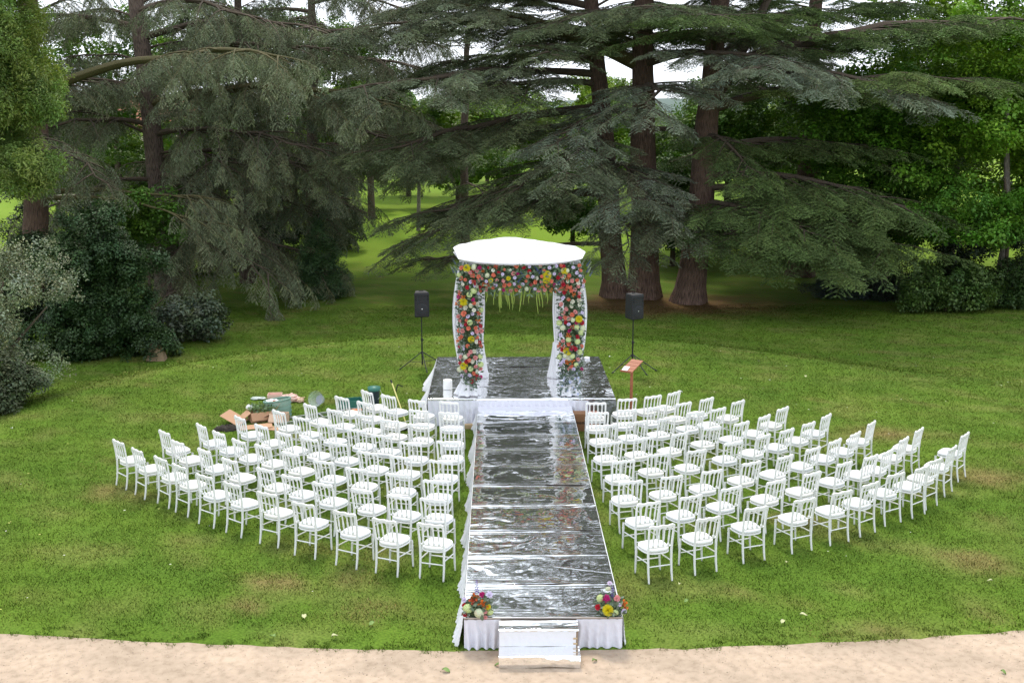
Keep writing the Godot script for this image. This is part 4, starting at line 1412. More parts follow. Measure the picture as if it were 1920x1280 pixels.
func garlands() -> void:
	make_blooms()
	rng.seed = 31
	var front := Vector3(0, 0.2, 1)
	for s in 2:
		var cx: float = [-1.17, 0.98][s]
		var label: String = ["column of mixed flowers down the left front post of the canopy", "column of mixed flowers down the right front post, pale blue at its foot"][s]
		var t := thing("flower_garland", label, "garland", Vector3(cx, 0.59, -10.42), 0, "flower garlands on the canopy")
		var b := MB.new()
		b.tube([Vector3(0.02, 0.35 + 0.25 * s, 0.05), Vector3(0.0, 1.5, 0.06), Vector3(0, 2.8, 0.05)], [0.1, 0.15, 0.15], 9)
		obj("moss_core", b, mat("moss", lin(0.035, 0.055, 0.02), 1.0) if not M.has("moss") else M.moss, t)
		var low: float = [0.3, 0.42][s]
		spray_of_leaves(1250, func() -> Vector3:
			var y := rr(low, 2.85)
			var a := rr(-0.3, PI + 0.3)
			var r := rr(0.13, 0.235) * (0.75 + 0.35 * ss(0.2, 0.9, y))
			return Vector3(cos(a) * r * 1.05, y, 0.05 + sin(a) * r * 0.8), t, Color(0.055, 0.11, 0.03))
		# the large yellow and cream heads first, then the rest fitted between them
		var taken := []
		var heroes: Array = [[[-0.05, 2.77], [-0.13, 2.05], [0.03, 1.25], [-0.13, 0.67]], [[-0.15, 2.7], [-0.52, 2.62], [0.16, 1.68], [-0.08, 0.98]]][s]
		for h in heroes:
			flower(t, "chrysanthemum", YELLOW, Vector3(h[0], h[1], 0.27), 0.16, front)
			taken.append(Vector2(h[0], h[1]))
		var kk := 0
		var tries := 0
		while kk < 84 and tries < 4000:
			tries += 1
			var y := rr(low + 0.12, 2.82)
			var x := rr(-0.25, 0.25)
			var f := pick_flower(kk * 7 + s * 3)
			var ok := true
			for q in taken:
				if q.distance_to(Vector2(x, y)) < f[2] * 0.78:
					ok = false
			if not ok:
				continue
			taken.append(Vector2(x, y))
			var z := 0.08 + 0.2 * sqrt(maxf(0.0, 1.0 - pow(x / 0.3, 2.0)))
			flower(t, f[0], f[1], Vector3(x, y, z), f[2] * rr(0.88, 1.15), Vector3(x * 3.0, rr(-0.1, 0.6), 1))
			kk += 1
		spray_of_leaves(130, func() -> Vector3:
			var x := rr(-0.27, 0.27)
			return Vector3(x, rr(low, 2.8), 0.17 + 0.17 * sqrt(maxf(0.0, 1.0 - pow(x / 0.3, 2.0)))), t, Color(0.08, 0.14, 0.05))
		for k in 7:   # sprays poking outwards at the top corner
			var a := rr(-0.3, 0.5)
			var d: float = [-1.0, 1.0][s]
			flower(t, "delphinium", BLUE if k < 3 else Color(0.5, 0.56, 0.4), Vector3(d * rr(0.2, 0.42), 2.68 + a * 0.4, rr(0.0, 0.2)), 0.055, Vector3(d * 1.5, rr(-0.4, 0.3), 0.4))
		if s == 0:
			flower(t, "rose", RED, Vector3(0.04, 0.32, 0.22), 0.11, front)
			flower(t, "rose", RED, Vector3(0.1, 0.36, 0.2), 0.08, front)
			spray_of_leaves(160, func() -> Vector3: return Vector3(rr(-0.12, 0.14), rr(0.12, 0.5), rr(0.12, 0.24)), t, Color(0.1, 0.16, 0.1))
		else:
			for k in 46:
				flower(t, "scabious", Color(0.5, 0.55, 0.75) if k % 3 else Color(0.68, 0.7, 0.78), Vector3(rr(-0.26, 0.2), rr(0.03, 0.52), rr(0.1, 0.32)), rr(0.035, 0.055), Vector3(rr(-0.5, 0.5), 0.4, 1))
			spray_of_leaves(260, func() -> Vector3: return Vector3(rr(-0.28, 0.2), rr(0.02, 0.55), rr(0.08, 0.3)), t, Color(0.1, 0.15, 0.13))
	var t := thing("flower_garland", "thick band of mixed flowers along the front beam with green tassels hanging", "garland", Vector3(-0.1, 3.16, -10.4), 0, "flower garlands on the canopy")
	var b := MB.new()
	b.tube([Vector3(-1.1, 0, 0), Vector3(0, -0.03, 0.02), Vector3(1.1, 0, 0)], [0.14, 0.16, 0.14], 9)
	obj("moss_core", b, M.moss, t)
	spray_of_leaves(2600, func() -> Vector3:
		var a := rr(-1.4, PI)
		var r := rr(0.17, 0.3)
		var x := rr(-1.12, 1.12)
		return Vector3(x, cos(a) * r - 0.02 - (0.14 * maxf(0.0, n3.get_noise_2d(x * 3.0, 7.0)) + rr(0.0, 0.08) if cos(a) < 0 else 0.0), 0.02 + absf(sin(a)) * r * 0.75), t, Color(0.075, 0.14, 0.04))
	var taken := []
	for h in [[0.55, -0.05], [-0.62, -0.06], [-0.25, -0.02]]:
		flower(t, "chrysanthemum", YELLOW, Vector3(h[0], h[1], 0.24), [0.15, 0.1, 0.09][taken.size()], front)
		taken.append(Vector2(h[0], h[1]))
	for h in [[0.35, 0.17, -0.5], [0.82, -0.1, 0.6], [-0.02, -0.06, 0.5], [0.05, 0.06, -0.4], [0.42, 0.12, 0.4]]:
		flower(t, "delphinium", BLUE, Vector3(h[0], h[1], 0.24), 0.06, Vector3(h[2] * 4.0, -0.5, 0.3))
		taken.append(Vector2(h[0], h[1]))
	var kk := 0
	var tries := 0
	while kk < 80 and tries < 4000:
		tries += 1
		var x := rr(-1.0, 1.0)
		var y := rr(-0.3, 0.25)
		var f := pick_flower(kk * 4 + 1)
		if f[1] == CREAM and rng.randf() < 0.6:
			f = pick_flower(0)
		var ok := true
		for q in taken:
			if q.distance_to(Vector2(x, y)) < f[2] * 0.95:
				ok = false
		if not ok:
			continue
		taken.append(Vector2(x, y))
		flower(t, f[0], f[1], Vector3(x, y, 0.1 + 0.16 * sqrt(maxf(0.0, 1.0 - pow(y / 0.34, 2.0)))), f[2] * rr(0.8, 1.0), Vector3(rr(-0.4, 0.4), y * 1.6 + 0.2, 1))
		kk += 1
	spray_of_leaves(240, func() -> Vector3: return Vector3(rr(-1.05, 1.05), rr(-0.36, 0.26), rr(0.2, 0.34)), t, Color(0.085, 0.155, 0.05))
	var strands := []
	for q in [[-0.74, 1, 0.26], [-0.58, 1, 0.3], [-0.4, 5, 0.46], [-0.27, 3, 0.4], [-0.17, 3, 0.42], [0.0, 2, 0.44], [0.1, 2, 0.3], [0.2, 2, 0.26], [0.37, 4, 0.5], [0.47, 3, 0.36], [0.55, 2, 0.28]]:
		for k in q[1]:
			strands.append([q[0] + rr(-0.035, 0.035), q[2] * (1.0 if k == 0 else rr(0.5, 0.85))])
	for h in strands:
		var st := MB.new()
		var L: float = h[1]
		var pts := []
		var rad := []
		for j in 12:
			var f := j / 11.0
			pts.append(Vector3(h[0] + 0.02 * sin(f * 4.0 + h[0] * 9.0), -0.2 - (L + 0.1) * f, 0.14 + 0.02 * sin(f * 3.0)))
			rad.append(0.022 * (1.0 - 0.75 * f) * (0.75 + 0.5 * rng.randf()))
		st.tube(pts, rad, 6)
		obj("tassel", st, mat("tassel_green", lin(0.25, 0.33, 0.06), 0.9) if not M.has("tassel_green") else M.tassel_green, t)
	# two arrangements on the front corners of the runway
	for s in 2:
		var p := thing("flower_arrangement", ["low arrangement with orange freesias on the left front corner of the runway", "low arrangement with a yellow chrysanthemum on the right front corner of the runway"][s], "flowers", Vector3([-0.82, 0.85][s], 0.392, -0.12), 0, "arrangements on the runway corners")
		var fb := MB.new()
		fb.lathe([Vector2(0.1, 0.0), Vector2(0.13, 0.03), Vector2(0.1, 0.1), Vector2(0.0, 0.12)], 10)
		obj("bowl", fb, M.moss, p)
		spray_of_leaves(260, func() -> Vector3:
			var d := Vector3(rr(-1, 1), rr(0.0, 1), rr(-1, 1)).normalized() * rr(0.08, 0.2)
			return d + Vector3(0, 0.05, 0.02), p, Color(0.08, 0.13, 0.05))
		var li: Array = [
			[["delphinium", VIOLET, -0.02, 0.33, -0.04, 0.075], ["freesia", ORANGE, -0.05, 0.24, 0.05, 0.13], ["freesia", CORAL, -0.06, 0.2, 0.08, 0.12], ["freesia", ORANGE, 0.06, 0.17, 0.1, 0.13], ["rose", MAGENTA, 0.05, 0.26, 0.0, 0.09], ["scabious", LILAC, 0.14, 0.26, 0.0, 0.08], ["scabious", LILAC, -0.18, 0.2, 0.02, 0.07], ["hydrangea", CREAM, -0.13, 0.12, 0.1, 0.14], ["hydrangea", IVORY, 0.01, 0.08, 0.15, 0.14], ["rose", RED, -0.18, 0.14, 0.05, 0.07], ["rose", RED, -0.17, 0.05, 0.12, 0.07], ["rose", PINK, 0.08, 0.1, 0.14, 0.07], ["chrysanthemum", YELLOW, 0.12, 0.14, 0.1, 0.08], ["rose", PINK, 0.09, 0.03, 0.17, 0.06], ["hydrangea", CREAM, 0.15, 0.07, 0.1, 0.09]],
			[["delphinium", VIOLET, 0.03, 0.24, 0.0, 0.085], ["chrysanthemum", YELLOW, -0.04, 0.12, 0.17, 0.15], ["rose", MAGENTA, -0.05, 0.22, 0.05, 0.1], ["rose", RED, -0.16, 0.13, 0.1, 0.09], ["freesia", ORANGE, 0.17, 0.14, 0.07, 0.13], ["scabious", LILAC, 0.11, 0.17, 0.1, 0.08], ["scabious", LILAC, 0.17, 0.08, 0.12, 0.08], ["rose", PINK, 0.09, 0.22, 0.04, 0.08], ["hydrangea", CREAM, -0.12, 0.2, 0.0, 0.12], ["scabious", Color(0.62, 0.5, 0.66), 0.0, 0.38, -0.06, 0.07], ["hydrangea", CREAM, 0.06, 0.08, 0.15, 0.08], ["hydrangea", IVORY, -0.02, 0.3, -0.06, 0.07]]][s]
		for f in li:
			flower(p, f[0], f[1], Vector3(f[2], f[3], f[4]), f[5], Vector3(f[2] * 2.0, f[3] * 2.0 + 0.2, 0.9))


func make_chair() -> Node3D:
	var t := thing("banquet_chair", "", "chair")
	var b := MB.new()
	var W := 0.2      # half width of the back
	# seat frame and cushion: rounded, a little wider in front
	for part in 2:
		b = MB.new()
		var y0: float = [0.405, 0.435][part]
		var y1: float = [0.435, 0.492][part]
		var grow: float = [1.0, 0.985][part]
		var ring := func(f: float, y: float) -> Array:
			var l := []
			for k in 29:
				var a := -TAU * k / 28.0
				var cx := signf(cos(a)) * pow(absf(cos(a)), 0.62)
				var cz := signf(sin(a)) * pow(absf(sin(a)), 0.62)
				var wx := 0.205 + 0.018 * (-cz)
				l.append(Vector3(cx * wx * f, y, cz * 0.2 * f - 0.01))
			return l
		var rings := [ring.call(0.0, y0), ring.call(0.96 * grow, y0), ring.call(grow, y0 + (y1 - y0) * 0.3), ring.call(grow * 1.0, y0 + (y1 - y0) * 0.62), ring.call(0.93 * grow, y0 + (y1 - y0) * 0.88), ring.call(0.6 * grow, y1), ring.call(0.0, y1 + 0.004)]
		for r in rings:
			for q in r:
				b.p(q)
		for j in rings.size() - 1:
			for k in 28:
				var o := j * 29 + k
				b.t(o, o + 29, o + 30)
				b.t(o, o + 30, o + 1)
		obj(["seat_frame", "cushion"][part], b, M[["chair_white", "cushion"][part]], t)
	for s in [-1, 1]:
		# back leg and post in one sweep
		b = MB.new()
		b.tube([Vector3(s * 0.185, 0, 0.235), Vector3(s * 0.184, 0.15, 0.205), Vector3(s * 0.183, 0.32, 0.188), Vector3(s * 0.184, 0.46, 0.186), Vector3(s * 0.188, 0.6, 0.196), Vector3(s * 0.193, 0.74, 0.214), Vector3(s * 0.194, 0.845, 0.232)], [0.014, 0.017, 0.019, 0.019, 0.0178, 0.0168, 0.0158], 8)
		obj("leg", b, M.chair_white, t)
		# turned front leg
		b = MB.new()
		var tilt := Basis(Vector3(0, 0, 1), s * 0.055) * Basis(Vector3(1, 0, 0), -0.05)
		b.lathe([Vector2(0, 0), Vector2(0.0135, 0.001), Vector2(0.0145, 0.06), Vector2(0.019, 0.3), Vector2(0.0225, 0.335), Vector2(0.0165, 0.35), Vector2(0.0235, 0.365), Vector2(0.021, 0.385), Vector2(0.022, 0.41)], 8, Transform3D(tilt, Vector3(s * 0.203, 0, -0.185)))
		obj("leg", b, M.chair_white, t)
	# stretchers: one behind, one in front, one on each side
	for q in [[Vector3(-0.184, 0.235, 0.195), Vector3(0.184, 0.235, 0.195)], [Vector3(-0.19, 0.2, -0.172), Vector3(0.19, 0.2, -0.172)], [Vector3(-0.19, 0.27, -0.17), Vector3(-0.184, 0.29, 0.19)], [Vector3(0.19, 0.27, -0.17), Vector3(0.184, 0.29, 0.19)]]:
		b = MB.new()
		b.tube([q[0], q[0].lerp(q[1], 0.5), q[1]], [0.0085, 0.0115, 0.0085], 6, false)
		obj("stretcher", b, M.chair_white, t)
	# crest rail: wavy above, arched below between the spindles
	var curve := func(u: float) -> float: return 0.014 * (1.0 - u * u)
	b = MB.new()
	var n := 40
	for k in n + 1:
		var u := -1.0 + 2.0 * k / n
		var x := u * (W + 0.004)
		var top := 0.868 + 0.006 * cos(u * 2.5 * TAU / 2.0) - 0.012 * ss(0.85, 1.0, absf(u))
		var arch := absf(sin((u * 0.5 + 0.5) * PI * 5.0))
		var low := 0.792 + 0.034 * pow(arch, 0.7)
		var z: float = 0.232 + curve.call(u)
		for q in [[low, 0.013], [top - 0.006, 0.016], [top, 0.007], [top, -0.007], [top - 0.006, -0.016], [low, -0.013], [low, 0.013]]:
			b.p(Vector3(x, q[0], z + q[1]))
	for k in n:
		for s in 6:
			var o := k * 7 + s
			b.t(o, o + 1, o + 8)
			b.t(o, o + 8, o + 7)
	obj("crest_rail", b, M.chair_white, t, false)
	b = MB.new()
	b.tube([Vector3(-0.186, 0.525, 0.19), Vector3(-0.06, 0.525, 0.2), Vector3(0.06, 0.525, 0.2), Vector3(0.186, 0.525, 0.19)], [0.013, 0.013, 0.013, 0.013], 6, false)
	obj("back_rail", b, M.chair_white, t)
	for k in 4:
		var u := -0.6 + 0.4 * k
		var x := u * W
		b = MB.new()
		var pts := []
		var rad := []
		for q in [[0.52, 0.008], [0.535, 0.009], [0.548, 0.018], [0.562, 0.018], [0.575, 0.009], [0.59, 0.0085], [0.62, 0.0115], [0.66, 0.0135], [0.7, 0.012], [0.74, 0.009], [0.75, 0.0125], [0.76, 0.009], [0.805, 0.011]]:
			var f: float = (q[0] - 0.52) / 0.3
			pts.append(Vector3(x * (1.0 + 0.03 * f), q[0], lerpf(0.199, 0.228 + curve.call(u), f)))
			rad.append(q[1] * 1.12)
		b.tube(pts, rad, 7, false)
		obj("spindle", b, M.chair_white, t)
	return t


func chairs() -> void:
	# crest rail centres x, z and the turn of each chair; rows from the path to the stage, chairs from the aisle outwards
	var rows := [
		[Vector3(-1.53, -2.03, -18), Vector3(-2.20, -2.21, -26), Vector3(-2.83, -2.50, -29), Vector3(-3.51, -2.88, -27), Vector3(-4.14, -3.33, -31), Vector3(-4.79, -3.78, -38), Vector3(-5.33, -4.18, -38), Vector3(-5.87, -4.70, -43), Vector3(-6.30, -5.12, -44), Vector3(-6.83, -5.56, -46), Vector3(-7.33, -6.08, -45)],
		[Vector3(-1.56, -3.03, -17), Vector3(-2.11, -3.18, -24), Vector3(-2.69, -3.48, -29), Vector3(-3.34, -3.80, -30), Vector3(-3.90, -4.16, -32), Vector3(-4.39, -4.52, -35), Vector3(-5.10, -5.04, -38), Vector3(-5.66, -5.55, -44), Vector3(-6.25, -6.05, -43), Vector3(-6.68, -6.66, -47)],
		[Vector3(-1.57, -3.94, -8), Vector3(-2.21, -4.24, -14), Vector3(-2.90, -4.53, -20), Vector3(-3.50, -4.90, -26), Vector3(-4.14, -5.37, -34), Vector3(-4.71, -5.79, -37), Vector3(-5.20, -6.13, -42), Vector3(-5.68, -6.60, -47), Vector3(-6.11, -7.09, -50)],
		[Vector3(-1.54, -4.93, -13), Vector3(-2.24, -5.16, -21), Vector3(-2.82, -5.42, -26), Vector3(-3.40, -5.93, -27), Vector3(-3.95, -6.21, -30), Vector3(-4.47, -6.57, -38), Vector3(-4.99, -7.04, -44), Vector3(-5.51, -7.61, -48)],
		[Vector3(-1.46, -5.99, -11), Vector3(-2.13, -5.94, -19), Vector3(-2.68, -6.42, -22), Vector3(-3.19, -6.76, -26), Vector3(-3.79, -7.11, -30), Vector3(-4.34, -7.55, -32), Vector3(-4.86, -8.02, -43)],
		[Vector3(-1.44, -6.86, -3), Vector3(-2.08, -7.09, -13), Vector3(-2.64, -7.37, -21), Vector3(-3.18, -7.77, -30), Vector3(-3.78, -8.12, -35), Vector3(-4.32, -8.48, -42)],
		[Vector3(-1.52, -7.90, -12), Vector3(-2.13, -8.08, -17), Vector3(-2.72, -8.17, -28), Vector3(-3.26, -8.66, -34), Vector3(-3.78, -9.07, -41)],
		[Vector3(-1.57, -8.68, -14), Vector3(-2.21, -8.84, -26), Vector3(-2.83, -9.20, -39), Vector3(-3.31, -9.56, -49)],
		[Vector3(1.77, -1.91, 20), Vector3(2.47, -2.21, 22), Vector3(3.28, -2.63, 22), Vector3(4.10, -3.00, 25), Vector3(4.77, -3.32, 26), Vector3(5.33, -3.68, 35), Vector3(5.89, -4.13, 30), Vector3(6.44, -4.48, 38), Vector3(6.81, -4.88, 41), Vector3(7.36, -5.55, 48), Vector3(7.92, -6.34, 48)],
		[Vector3(1.69, -2.86, 20), Vector3(2.39, -3.15, 27), Vector3(3.09, -3.51, 27), Vector3(3.88, -3.85, 31), Vector3(4.54, -4.21, 33), Vector3(5.23, -4.71, 38), Vector3(5.78, -5.07, 39), Vector3(6.19, -5.36, 47), Vector3(6.71, -6.07, 50), Vector3(7.19, -6.64, 49)],
		[Vector3(1.55, -3.82, 13), Vector3(2.22, -4.06, 21), Vector3(2.94, -4.35, 25), Vector3(3.68, -4.78, 29), Vector3(4.32, -5.11, 35), Vector3(4.93, -5.55, 38), Vector3(5.46, -5.99, 44), Vector3(5.95, -6.44, 49), Vector3(6.46, -7.08, 52)],
		[Vector3(1.54, -4.87, 14), Vector3(2.17, -5.22, 18), Vector3(2.86, -5.44, 25), Vector3(3.62, -5.91, 25), Vector3(4.23, -6.31, 38), Vector3(4.76, -6.66, 39), Vector3(5.27, -7.09, 42), Vector3(5.76, -7.60, 50)],
		[Vector3(1.46, -5.96, 20), Vector3(2.06, -6.18, 22), Vector3(2.73, -6.43, 33), Vector3(3.40, -6.84, 29), Vector3(4.02, -7.16, 36), Vector3(4.56, -7.57, 44), Vector3(5.05, -8.15, 46)],
		[Vector3(1.46, -7.01, 18), Vector3(2.04, -7.24, 22), Vector3(2.65, -7.45, 27), Vector3(3.27, -7.85, 28), Vector3(3.77, -8.13, 35), Vector3(4.29, -8.66, 42)],
		[Vector3(1.38, -7.89, 3), Vector3(1.96, -8.08, 12), Vector3(2.56, -8.25, 24), Vector3(3.15, -8.56, 32), Vector3(3.69, -8.91, 41)],
		[Vector3(1.40, -8.60, -2), Vector3(2.05, -8.91, 11), Vector3(2.62, -9.14, 27), Vector3(3.09, -9.41, 41)],
	]
	var nth := ["first", "second", "third", "fourth", "fifth", "sixth", "seventh", "eighth", "ninth", "tenth", "last"]
	var proto := make_chair()
	rng.seed = 3
	var cushions := [M.cushion, mat("cushion_cream", lin(0.8, 0.79, 0.75), 0.85), mat("cushion_grey", lin(0.76, 0.77, 0.78), 0.85)]
	for r in rows.size():
		var side: String = ["ladder", "lectern"][r / 8]
		for k in rows[r].size():
			var q: Vector3 = rows[r][k]
			var o: Node3D = proto
			if r + k > 0:
				o = proto.duplicate()
				put(o, "banquet_chair")
			var a := deg_to_rad(q.z)
			o.get_node("cushion").material_override = cushions[rng.randi() % 3]
			var x := q.x - sin(a) * 0.236
			var z := q.y - cos(a) * 0.236
			o.position = Vector3(x, hgt(x, z), z)
			o.rotation = Vector3(rr(-0.016, 0.016), a + rr(-0.03, 0.03), rr(-0.016, 0.016))
			tag(o, "white spindle-back chair, %s side, %s row from the path, %s from the aisle" % [side, nth[r % 8], nth[k]], "chair", "white chairs set out in rows on the lawn")


func sound() -> void:
	var black := mat("black_plastic", lin(0.011, 0.011, 0.013), 0.65)
	var grille := mat("speaker_grille", lin(0.016, 0.016, 0.019), 0.7)
	var tube := mat("black_tube", lin(0.015, 0.015, 0.016), 0.4)
	for s in 2:
		var base := on([-2.55, 2.88][s], [-15.35, -14.95][s])
		var st := thing("speaker_stand", ["black tripod stand holding the left loudspeaker beside the stage", "black tripod stand holding the right loudspeaker behind the lectern"][s], "stand", base, 0, "tripod stands for the loudspeakers")
		var b := MB.new()
		b.tube([Vector3(0, 0.08, 0), Vector3(0, 0.75, 0)], [0.019, 0.019], 10)
		b.tube([Vector3(0, 0.7, 0), Vector3(0, 1.36, 0)], [0.0155, 0.0155], 10)
		obj("pole", b, tube, st)
		b = MB.new()
		b.lathe([Vector2(0.018, 0.7), Vector2(0.03, 0.7), Vector2(0.03, 0.77), Vector2(0.016, 0.78)], 10)
		b.tube([Vector3(0.02, 0.735, 0), Vector3(0.06, 0.735, 0.01)], [0.008, 0.012], 6)
		obj("collar", b, black, st)
		b = MB.new()
		b.lathe([Vector2(0.018, 0.36), Vector2(0.036, 0.36), Vector2(0.036, 0.42), Vector2(0.018, 0.43)], 10)
		obj("collar", b, black, st)
		for k in 3:
			var a: float = deg_to_rad([[155, 75, -15], [150, 60, 8]][s][k])
			var d := Vector3(cos(a), 0, sin(a))
			var foot := base + d * 0.62
			b = MB.new()
			b.tube([Vector3(0, 0.4, 0) + d * 0.03, d * 0.62 + Vector3(0, hgt(foot.x, foot.z) - base.y + 0.012, 0)], [0.0125, 0.0125], 8)
			b.tube([Vector3(0, 0.14, 0), d * 0.36 + Vector3(0, 0.185, 0)], [0.006, 0.006], 6)
			var leg := obj("leg", b, tube, st)
			b = MB.new()
			b.tube([d * 0.585 + Vector3(0, 0.035, 0), d * 0.64 + Vector3(0, 0.0, 0)], [0.017, 0.017], 8)
			obj("rubber_foot", b, black, leg)
		var sp := thing("loudspeaker", ["black loudspeaker on a tripod at the left of the stage", "black loudspeaker turned outwards behind the lectern"][s], "loudspeaker", base + Vector3(0, 1.36, 0), [9, 32][s], "loudspeakers beside the stage")
		b = MB.new()
		# tapering cabinet: wide front, narrower back
		var f := []
		for q in [[0.19, 0.17], [0.175, 0.19], [-0.175, 0.19], [-0.19, 0.17], [-0.13, -0.17], [-0.11, -0.185], [0.11, -0.185], [0.13, -0.17]]:
			f.append(Vector2(q[0], q[1]))
		var lv := [[0.0, 0.9], [0.02, 1.0], [0.6, 1.0], [0.64, 0.93]]
		for l in lv:
			for k in 9:
				var q: Vector2 = f[k % 8]
				b.p(Vector3(q.x * l[1], l[0], q.y * l[1]))
		for j in 3:
			for k in 8:
				var o := j * 9 + k
				b.t(o, o + 1, o + 10)
				b.t(o, o + 10, o + 9)
		for k in range(1, 7):
			b.t(27, 27 + k, 27 + k + 1)
			b.t(0, k + 1, k)
		obj("cabinet", b, black, sp, false)
		b = MB.new()
		b.lathe([Vector2(0.0, 0.012), Vector2(0.09, 0.012), Vector2(0.15, 0.008), Vector2(0.158, 0.0)], 24, Transform3D(Basis(Vector3.RIGHT, PI / 2), Vector3(0, 0.2, 0.19)))
		var g := obj("woofer_grille", b, grille, sp)
		b = MB.new()
		b.box(Vector3(0, 0.22, 0.206), Vector3(0.026, 0.026, 0.005), 0.002, Basis(Vector3.BACK, PI / 4))
		obj("badge", b, mat("badge_silver", lin(0.7, 0.7, 0.72), 0.3, 0.8) if not M.has("badge_silver") else M.badge_silver, g, false)
		b = MB.new()
		# horn: a flared rectangular mouth
		b.grid(12, 6, func(u: float, v: float) -> Vector3:
			var a := u * 2.0 - 1.0
			var c := v * 2.0 - 1.0
			var m := maxf(absf(a), absf(c))
			return Vector3(a * 0.12, 0.48 + c * 0.075, 0.194 - 0.03 * (1.0 - m)))
		obj("horn", b, grille, sp)
		for q in [[-0.15, 0.54], [0.15, 0.54], [-0.15, 0.47], [0.15, 0.47]]:
			b = MB.new()
			b.box(Vector3(q[0], q[1], 0.191), Vector3(0.03, 0.045, 0.008), 0.003)
			obj("port", b, mat("port_black", lin(0.006, 0.006, 0.006), 0.9) if not M.has("port_black") else M.port_black, sp, false)
		b = MB.new()
		b.tube([Vector3(-0.05, 0.645, 0), Vector3(-0.05, 0.662, 0), Vector3(0.05, 0.662, 0), Vector3(0.05, 0.645, 0)], [0.01, 0.01, 0.01, 0.01], 6)
		obj("handle", b, black, sp)
		b = MB.new()
		b.tube([Vector3(0, -0.04, 0), Vector3(0, 0.01, 0)], [0.035, 0.035], 10)
		obj("pole_socket", b, black, sp)
	# lectern
	var wood := mat("stained_wood", lin(0.47, 0.16, 0.075), 0.6)
	wood.albedo_texture = noise_tex(256, 0.02, 4, [[0.0, Color(0.75, 0.7, 0.68)], [1.0, Color(1, 1, 1)]], false, 31)
	wood.uv1_scale = Vector3(1, 14, 1)
	var t := thing("lectern", "orange-stained wooden lectern with slatted sloping top right of the stage", "lectern", on(2.36, -10.75), -38)
	var b := MB.new()
	b.box(Vector3(0, 0.54, 0), Vector3(0.05, 1.08, 0.05), 0.004)
	obj("post", b, wood, t, false)
	b = MB.new()
	b.box(Vector3(0, 0.015, 0), Vector3(0.34, 0.03, 0.06), 0.004)
	b.box(Vector3(0, 0.0155, 0), Vector3(0.06, 0.028, 0.34), 0.004)
	obj("foot", b, wood, t, false)
	var slope := Basis(Vector3.RIGHT, 0.36)
	for k in 4:
		b = MB.new()
		b.box(Vector3(0, 1.11, 0) + slope * Vector3(0, 0, -0.19 + 0.128 * k), Vector3(0.29, 0.018, 0.122), 0.003, slope)
		obj("slat", b, wood, t, false)
	b = MB.new()
	for sx in [-0.1, 0.1]:
		b.box(Vector3(sx, 1.11, 0) + slope * Vector3(0, -0.018, 0), Vector3(0.03, 0.018, 0.48), 0.003, slope)
	obj("batten", b, wood, t, false)
	b = MB.new()
	b.box(Vector3(0, 1.11, 0) + slope * Vector3(0, 0.014, 0.258), Vector3(0.29, 0.045, 0.015), 0.003, slope)
	obj("ledge", b, wood, t, false)
	var pa := thing("paper", "small stack of white paper lying at the corner of the lectern top", "paper", Vector3.ZERO)
	b = MB.new()
	b.box(Vector3.ZERO, Vector3(0.14, 0.012, 0.17), 0.002)
	obj("sheet", b, M.cushion, pa, false)
	pa.transform = t.transform * Transform3D(slope * Basis(Vector3.UP, 0.1), Vector3(0, 1.11, 0) + slope * Vector3(-0.065, 0.017, 0.155))


func plank(called: String, label: String, cat: String, at: Vector3, size: Vector3, rot: Vector3, m: Material, group := "") -> void:
	var b := MB.new()
	b.box(Vector3.ZERO, size, 0.004)
	var o := obj(called, b, m, self, false)
	o.position = at
	o.rotation_degrees = rot
	tag(o, label, cat, group)


# an open carton: four walls, a floor and four flaps
func carton(label: String, at: Vector3, turn: float, w: float, h: float, d: float, flaps: Array, m: Material) -> Node3D:
	var t := thing("cardboard_box", label, "box", at, turn)
	var b := MB.new()
	b.box(Vector3(0, 0.006, 0), Vector3(w - 0.02, 0.008, d - 0.02), 0.002)
	obj("floor", b, m, t, false)
	for q in [[Vector3(0, h / 2, d / 2), Vector3(w, h, 0.008)], [Vector3(0, h / 2, -d / 2), Vector3(w, h, 0.008)], [Vector3(w / 2, h / 2, 0), Vector3(0.008, h - 0.002, d - 0.01)], [Vector3(-w / 2, h / 2, 0), Vector3(0.008, h - 0.002, d - 0.01)]]:
		b = MB.new()
		b.box(q[0], q[1], 0.002)
		obj("side", b, m, t, false)
	for k in 4:
		if flaps[k] > 900:
			continue
		b = MB.new()
		var len2 := w if k < 2 else d
		b.box(Vector3(0, 0, 0.09), Vector3(len2 - 0.01, 0.006, 0.18), 0.002)
		var o := obj("flap", b, m, t, false)
		o.transform = Transform3D(Basis(Vector3.UP, [0.0, PI, PI / 2, -PI / 2][k]) * Basis(Vector3.RIGHT, deg_to_rad(flaps[k])), Vector3([0, 0, w / 2, -w / 2][k], h, [d / 2, -d / 2, 0, 0][k]))
	return t


